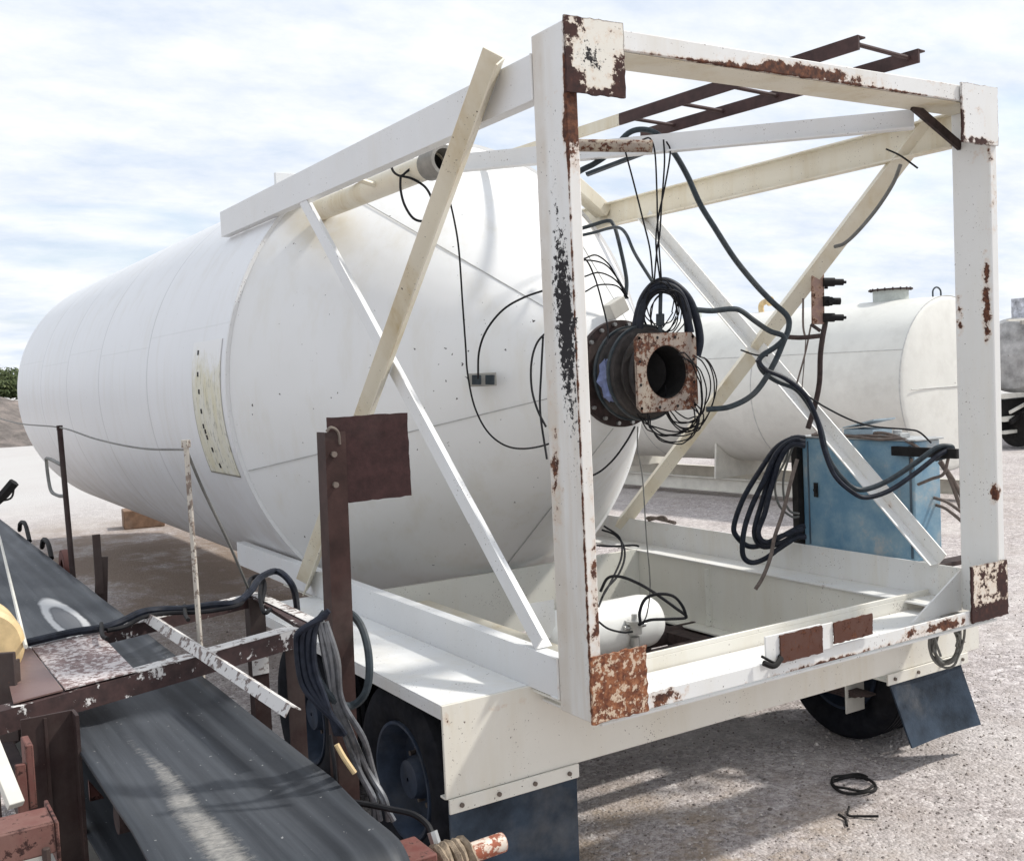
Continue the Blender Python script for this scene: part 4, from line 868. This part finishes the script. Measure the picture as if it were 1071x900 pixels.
b = MB(); b.lathe((24.0, 12.6, 3.05), (0, 0, 1), [(0, .75), (.3, .72), (.65, .5), (.85, .2), (.87, .01)], 20); b.box(23.0, 23.4, 12.3, 12.9, 3.2, 3.8); b.build('hatch_dome', plain('mottled white hatch', (.45, .46, .50), .6, var=.7, scale=6), tr)

# ------------------------------------------------------------------ conveyor in the foreground
cv = empty('belt_conveyor', (-1.7, 0.0, 0), 'inclined looking dark rubber belt conveyor with brown steel frame beside the trailer', 'conveyor')
cv['label'] = 'dark rubber belt conveyor with brown steel frame along the trailer side'
XL, XR = -2.02, -1.392
path = [(9.5-.25*i, 1.23) for i in range(42)]
path = [p for p in path if p[0] > -.90] + [(-.93+.0, 1.23)]
pc = (-.95, 1.095)
for k in range(1, 15):
    a = PI/2 + PI*k/14; path.append((pc[0]+.135*math.cos(a), pc[1]+.135*math.sin(a)))
path += [(-.5, .955), (1, .93), (9.5, .90)]
b = MB(); NXB = 14; rows = []
for (y, z) in path:
    row = []
    for i in range(NXB+1):
        s_ = i/NXB; x = XL+(XR-XL)*s_; e = abs(2*s_-1); dz = (.030*max(0, (e-.62)/.38)**1.2 - .004) if z > 1.2 and y > -.6 else 0
        row.append(b.bm.verts.new((x+.004*mn.noise(Vector((0, y*2, 0))), y, z+dz)))
    rows.append(row)
for j in range(len(rows)-1):
    for i in range(NXB): b.bm.faces.new((rows[j][i], rows[j][i+1], rows[j+1][i+1], rows[j+1][i]))
o = b.build('belt', M_belt, cv); sm_ = o.modifiers.new('thick', 'SOLIDIFY'); sm_.thickness = .012; sm_.offset = -1
b = MB(); b.cyl((-2.0, pc[0], pc[1]), (-1.41, pc[0], pc[1]), .12, 32); pu = b.build('head_pulley', M_black, cv)
b = MB(); b.cyl((-1.40, pc[0], pc[1]), (-1.02, pc[0]+.02, pc[1]+.0), .030, 20); b.build('shaft', paint('shaft paint', (.62, .56, .5), .50, 14, .1, .4, rusts=[(.3, (.20, .06, .035)), (.7, (.36, .12, .07))]), cv)
b = MB()
for k in range(5): b.lathe((-1.25+.022*k, pc[0]+.005, pc[1]), (1, .1*(-1)**k, .06), [(-.014, .03), (-.010, .055), (0, .064), (.010, .055), (.014, .03)], 18)
tag(b.build('rope', M_rope, cv, jitter=.003), 'greasy rope wound round the pulley shaft')
b = MB(); b.box(-1.385, -1.30, -1.08, -.60, .97, 1.13); b.box(-1.385, -1.28, -1.0, -.85, 1.00, 1.16); b.build('bearing_plate', M_red, cv, .006)
# frame chords and cross members
b = MB(); b.box(-1.385, -1.30, -.595, 9.5, 1.02, 1.13); b.build('side_rail', M_purple, cv, .004)
b = MB(); b.box(-2.14, -2.05, -1.2, 9.5, .70, .80); b.build('side_rail', M_purple, cv, .004)
for y in (-.15, 1.2, 2.6, 4.0, 5.4):
    b = MB(); b.cyl((-2.0, y, 1.165), (-1.40, y, 1.165), .05, 16); b.build('idler_roller', M_darkrust, cv)
    b = MB(); b.beam((-2.05, y+.1, .76), (-1.34, y+.1, .76), .08, .08); b.build('cross_member', M_purple, cv, .003)
b = MB(); b.box(-2.0, -1.42, .45, .9, .70, .715); b.box(-2.05, -1.5, -.7, .05, .63, .645); b.box(-2.0, -1.45, 1.5, 3.2, .62, .64); b.build('return_pan', M_pan, cv, .003)
b = MB(); b.box(-2.06, -1.9, .05, .45, .55, .58); b.prism([(-.9, .55), (.5, .62), (.5, .66), (-.9, .64)], 0, -2.10, -2.06); b.build('skirt_plate', M_pan, cv, .002)
for y in (3.2, 7.0):
    for x in (-2.08, -1.34):
        b = MB(); b.beam((x, y, 0), (x, y, 1.02), .08, .08, (0, 1, 0)); b.build('leg', M_purple, cv, .004)
# catwalk bracket crossing over the belt
A, B_, C_, D_ = Vector((-2.30, .50, 1.40)), Vector((-.93, .98, 1.40)), Vector((-2.10, 1.42, 1.40)), Vector((-.81, 1.90, 1.40))
def angbar(p, q, name, m, w=.075, t=.008, side_=(0, 0, 0)):
    d = (q-p).normalized(); h = Vector((0, 0, 1)).cross(d).normalized()
    return MB().angle(p, q, h, (0, 0, -1), w, t).build(name, m, cv)
fb = angbar(A, B_, 'cross_beam', M_wornbeam, .085); angbar(C_, D_, 'cross_beam', M_wornbeam, .06); 
MB().angle(D_, Vector((-.86, 1.02, 1.40)), (-1, 0, 0), (0, 0, -1), .065, .008).build('cross_beam', M_wornbeam, cv)
# white paint left on the top faces of the beams
hd = Vector((0, 0, 1)).cross((B_-A).normalized()); MB().prism([(p.x, p.y) for p in (A+(B_-A)*.42+hd*.002, B_-(B_-A)*.01+hd*.002, B_-(B_-A)*.01+hd*.083, A+(B_-A)*.42+hd*.083)], 2, 1.401, 1.404).build('paint_strip', M_wornbar, fb)
hd = Vector((0, 0, 1)).cross((D_-C_).normalized()); MB().prism([(p.x, p.y) for p in (C_+(D_-C_)*.34+hd*.002, D_+hd*.002, D_+hd*.058, C_+(D_-C_)*.34+hd*.058)], 2, 1.401, 1.404).build('paint_strip', M_wornbar, fb)
MB().box(-.873, -.813, 1.03, 1.88, 1.4045, 1.407).build('paint_strip', M_wornbar, fb)
pv = [at(33, 677, 4.9), at(103, 663, 4.95), at(141.5, 702, 4.2), at(67, 721, 4.1)]
def onz(x, y, z):
    r = (fwd + rt*((x-PW/2)/FPX) - up*((y-PH/2)/FPX)); t = (z-CAM.z)/r.z; return CAM+r*t
q = [onz(33, 677, 1.41), onz(104, 663, 1.41), onz(142, 702, 1.41), onz(68, 721, 1.41)]
MB().prism([(p.x, p.y) for p in q], 2, 1.408, 1.414).build('deck_plate', M_wornplate, cv)
q = [onz(2, 684, 1.41), onz(32, 677.5, 1.41), onz(66, 721.5, 1.41), onz(14, 735, 1.41)]
MB().prism([(p.x, p.y) for p in q], 2, 1.407, 1.413).build('deck_plate', paint('purple oxide plate', (.14, .078, .072), .72, 10, .1, .4, yellow=(.36, .26, .22)), cv)
b = MB(); b.angle((-1.475, 1.70, 1.45), (-1.435, -.25, 1.445), (1, 0, -.6), (-.6, 0, -1), .045, .005); b.build('guard_bar', M_wornbar, cv)
b = MB(); b.angle((-.90, 1.84, 1.395), (-.90, 1.84, 0), (1, 0, 0), (0, 1, 0), .085, .008); lg_ = b.build('leg', M_purple, cv)
b = MB(); b.box(-.905, -.815, 1.832, 1.8385, .98, 1.18); b.build('paint_patch', M_wornbar, lg_)
b = MB(); b.angle((-.93, .99, 1.395), (-.93, .99, 0), (-1, 0, 0), (0, 1, 0), .08, .008); b.build('leg', M_purple, cv)
b = MB(); b.box(-2.20, -2.02, .40, .412, .30, 1.388); b.box(-2.03, -2.018, .32, .40, .30, 1.388); b.box(-2.125, -2.115, .388, .3995, .3, 1.38); b.build('leg', M_purple, cv)
b = MB(); b.prism([(-1.98, 1.02), (-1.93, 1.02), (-1.98, 1.10)], 1, .45, .47); b.build('cleat', M_red, cv)
# brown upright with square plate
b = MB(); b.angle((-1.345, -.42, 1.0), (-1.335, -.45, 2.372), (1, 0, 0), (0, 1, 0), .072, .008); up_ = b.build('upright', M_brownpost, cv)
pp = raggedplate(-1.322, -1.030, 2.135, 2.420, -.4405, -.434, .0017)
sp_ = pp.build('square_plate', M_signplate, up_)
b = MB(); b.cyl((-1.31, -.450, 2.30), (-1.31, -.462, 2.30), .010, 8); b.cyl((-1.31, -.450, 2.20), (-1.31, -.462, 2.20), .010, 8); b.each('bolt', M_bolt, up_)
b = MB(); b.tube([(-1.33, -.452, 2.375), (-1.315, -.455, 2.388), (-1.29, -.452, 2.372), (-1.284, -.447, 2.33)], .005, 6); b.build('weld_bead', M_bolt, up_)
# stanchions with pull cord
for y, ln, m in ((4.75, .0, M_purple), (1.27, .0, M_tan)):
    b = MB(); b.tube([(-1.33, y-.16 if y > 4 else y-.04, .95), (-1.33, y, 2.27)], .020 if y > 4 else .0125, 8, 1); b.cyl((-1.33, y, 2.26), (-1.33, y, 2.295), .022, 8); b.build('stanchion', m, cv)
b = MB(); b.tube([(-1.33, 9.5, 2.32), (-1.33, 7, 2.27), (-1.33, 4.75, 2.28), (-1.33, 3.4, 2.235), (-1.33, 2.2, 2.222), (-1.33, 1.27, 2.25)], .006, 6); b.tube([(-1.33, 1.27, 2.25), (-1.25, 1.32, 2.05), (-1.1, 1.45, 1.75), (-.93, 1.72, 1.45)], .007, 6); b.build('pull_cord', M_grwire, cv)
b = MB(); b.tube([(-1.33, 4.78, 2.0), (-1.33, 5.4, 2.02), (-1.33, 5.5, 1.98), (-1.33, 5.4, 1.78), (-1.33, 5.1, 1.75), (-1.33, 4.72, 1.77)], .014, 6); b.build('hook_bar', M_grwire, cv)
b = MB(); b.beam((-1.27, 3.95, 1.15), (-1.27, 3.95, 1.56), .05, .02, (0, 1, 0)); b.beam((-1.27, 3.97, 1.0), (-1.24, 3.97, 1.40), .08, .02, (0, 1, 0)); b.build('bracket', M_purple, cv)
b = MB(); b.lathe((-1.36, 4.9, 1.22), (1, 0, 0), [(0, .06), (0, .13), (.03, .135), (.06, .13), (.06, .06)], 24); b.build('idler_wheel', M_red, cv)
b = MB(); b.tube([(-1.37, 5.3, 1.24), (-1.36, 5.5, 1.33), (-1.35, 5.8, 1.33), (-1.34, 6.0, 1.24)], .02, 6); b.tube([(-1.37, 6.5, 1.24), (-1.36, 6.8, 1.36), (-1.35, 7.2, 1.33), (-1.34, 7.4, 1.24)], .02, 6); b.each('idler_bracket', M_black, cv)
rc_ = at(-18, 679, 4.4); b = MB(); b.lathe(rc_, (0, 1, 0), [(0, .01), (0, .145), (.02, .163), (.05, .167), (.28, .167), (.30, .15), (.30, .01)], 48); b.build('return_roller', M_roller, cv)
b = MB(); b.beam(at(2, 682, 4.15), at(8, 775, 4.15), .10, .02, fwd[:]); b.beam(at(15, 690, 4.18), at(19, 775, 4.18), .014, .07, fwd[:]); b.build('roller_bracket', M_purple, cv, .004)
b = MB(); b.tube([onz(-8, 540, 1.5), onz(0, 563, 1.5), onz(27, 676, 1.5)], .009, 6, 1); b.build('guard_rod', M_palerail, cv)
b = MB(); b.box(-2.40, -2.205, -.30, -.16, 1.245, 1.262); b.box(-2.40, -2.205, -.312, -.301, 1.17, 1.262); b.box(-2.204, -2.192, -.312, -.10, 1.13, 1.262); b.build('bracket', M_red, cv, .004)
b = MB(); b.beam((-2.45, -.18, 1.10), (-2.12, -.26, 1.02), .02, .075); b.cyl((-2.235, -.33, .95), (-2.235, -.33, 1.20), .012, 8); b.build('tie_plate', M_purple, cv, .003)
b = MB(); b.beam(at(-16, 760, 3.6), at(17, 842, 3.45), .05, .03); b.build('guide_bar', M_palerail, cv, .003)
b = MB(); b.box(-2.215, -2.19, .18, .30, 1.14, 1.36); b.box(-2.25, -2.216, .18, .2, 1.12, 1.30); b.build('bracket', M_red, cv, .004)
b = MB(); b.box(-2.45, -2.16, -.05, .22, 1.00, 1.02); b.build('pan', M_pan, cv, .003)
b = MB(); b.tube([at(-6, 526, 6.2), at(4, 517, 6.2), at(15, 504, 6.2)], .03, 6, 1); b.tube([at(15, 506, 6.2), at(12, 520, 6.2), at(0, 524, 6.2)], .006, 6); b.build('lever', M_black, cv)

# cables lying on the bracket
strand('cable', [[onz(x, y, z) for x, y, z in ((10, 676, 1.43), (40, 669, 1.44), (75, 661, 1.44), (108, 656, 1.44), (126, 650, 1.45), (148, 640, 1.46), (172, 637, 1.45), (196, 636, 1.45), (222, 632, 1.46), (246, 630, 1.46), (262, 618, 1.48), (272, 604, 1.52), (288, 597, 1.52), (300, 604, 1.50), (308, 618, 1.42), (311, 640, 1.25), (312, 660, 1.10))]], .018, M_cable, 'thick dark cable lying along the back beam of the conveyor bracket', 'cable')
strand('cable', [[onz(x, y, z) for x, y, z in ((112, 659, 1.43), (130, 655, 1.43), (150, 645, 1.44), (176, 641, 1.44), (205, 640, 1.44), (225, 638, 1.44), (250, 632, 1.45), (258, 620, 1.46), (262, 606, 1.48), (272, 602, 1.5), (277, 612, 1.46), (274, 630, 1.42))], [onz(x, y, z) for x, y, z in ((275, 600, 1.5), (272, 622, 1.44), (276, 640, 1.40), (283, 637, 1.40))]], .011, M_wire, 'thinner black cable twined with the thick one on the bracket', 'cable')
for pts, lb in ((((106, 652), (107, 664), (112, 668)), 'black tie holding the cables where they leave the worn deck plate'), (((193, 633), (194, 643), (197, 648)), 'black tie holding the cables halfway along the back beam')):
    strand('wire_tie', [[onz(x, y, 1.45) for x, y in pts]], .010, M_black, lb, 'wire tie', 'ties along the conveyor bracket cables')
# hose coil hung on the upright
hc = []
for k in range(4):
    hc.append([(344-k, 638+k*2, 3.36), (332-k*6, 650+k*3, 3.36-.01*k), (328-k*6, 674, 3.35), (330-k*5, 700+k*4, 3.34), (338-k*3, 724+k*3, 3.33), (345+k*2, 745+k*3, 3.33), (352+k*3, 768, 3.34)])
hc2 = [[(340, 640, 3.38), (330, 655, 3.38), (326, 680, 3.38), (333, 710, 3.38), (350, 732, 3.40), (366, 738, 3.5), (380, 728, 3.5), (386, 708, 3.5), (385, 680, 3.52), (378, 655, 3.56), (366, 641, 3.60), (350, 637, 3.55)]]
strand('hose_coil', hc2, .0135, M_hose, 'single grey loop of hose swinging out right of the brown upright', 'hose')
strand('hose_coil', hc, .0095, M_cable, 'bundle of dark hoses hanging on the left of the brown upright', 'hose')
hs = []
rh = random.Random(5)
for k in range(4):
    j_ = [rh.uniform(-5, 5) for _ in range(7)]
    hs.append([(x+j, y, d) for (x, y, d), j in zip([(332+k*4, 650, 3.38), (338+k*4, 690, 3.38), (346+k*5, 732, 3.40), (358+k*7, 772, 3.45), (373+k*7, 806, 3.48+.02*k), (386+k*6, 835, 3.5), (396+k*4, 858, 3.5)], j_)])
for k in range(0):
    hs.append([(332+k*4, 650, 3.38), (338+k*4, 690, 3.38), (346+k*5, 732, 3.40), (358+k*7, 772, 3.45), (373+k*7, 806, 3.48), (386+k*6, 835, 3.5), (396+k*4, 858, 3.5)])
strand('hose', hs, .0105, plain('worn silver black hose', (.11, .115, .125), .4, .3, var=.6, scale=18), 'four worn hoses running straight down from the upright to the pulley', 'hose')
strand('cable_splice', [[(352, 778, 3.4), (360, 792, 3.4), (371, 808, 3.4)]], .009, M_roller, 'cream taped splice on the hoses below the coil', 'cable splice')
strand('cable', [[(345, 768, 3.52), (350, 800, 3.5), (352, 830, 3.5)]], .007, M_wire, 'thin black wire hanging beside the taped splice', 'wire')
strand('cable', [[(366, 838, 3.4), (385, 841, 3.38), (410, 846, 3.35), (432, 851, 3.32), (446, 861, 3.3), (452, 872, 3.28)]], .010, M_wire, 'black cable running to the connector on the pulley shaft', 'cable')
strand('connector', [[(452, 869, 3.28), (456, 882, 3.27)]], .017, M_silver, 'silver cable connector standing on the pulley shaft', 'connector')

# ------------------------------------------------------------------ small things on the ground
b = MB(); b.beam((1.45, 16.5, .17), (2.15, 16.4, .17), .5, .34); tag(b.build('timber_block', M_timber, bevel=.02), 'brown timber block on the ground under the far end of the silo', 'timber block')
def ringpts(cx, cy, r1, r2, n=22, tw=1.1, z=.014):
    return [(cx+r1*math.cos(2*PI*tw*i/n), cy+r2*math.sin(2*PI*tw*i/n), z+.006*math.sin(i)) for i in range(n+1)]
c_ = onz(893, 823, 0)
b = MB(); b.tube(ringpts(c_.x, c_.y, .125, .125), .009, 8); b.tube(ringpts(c_.x+.01, c_.y+.012, .125, .118, 20, .8, .026), .008, 8); tag(b.build('hose_ring', M_black), 'black ring of old hose lying on the gravel behind the trailer', 'hose ring')
b = MB(); b.tube([onz(888, 843, .02), onz(887, 852, .012), onz(900, 853, .012), onz(919, 853, .02)], .007, 6); b.tube([onz(877, 851, .02), onz(884, 856, .012), onz(886, 863, .01)], .008, 6); tag(b.build('wire_scrap', M_black), 'bent black wire scraps on the gravel in front of the hose ring', 'wire scrap')
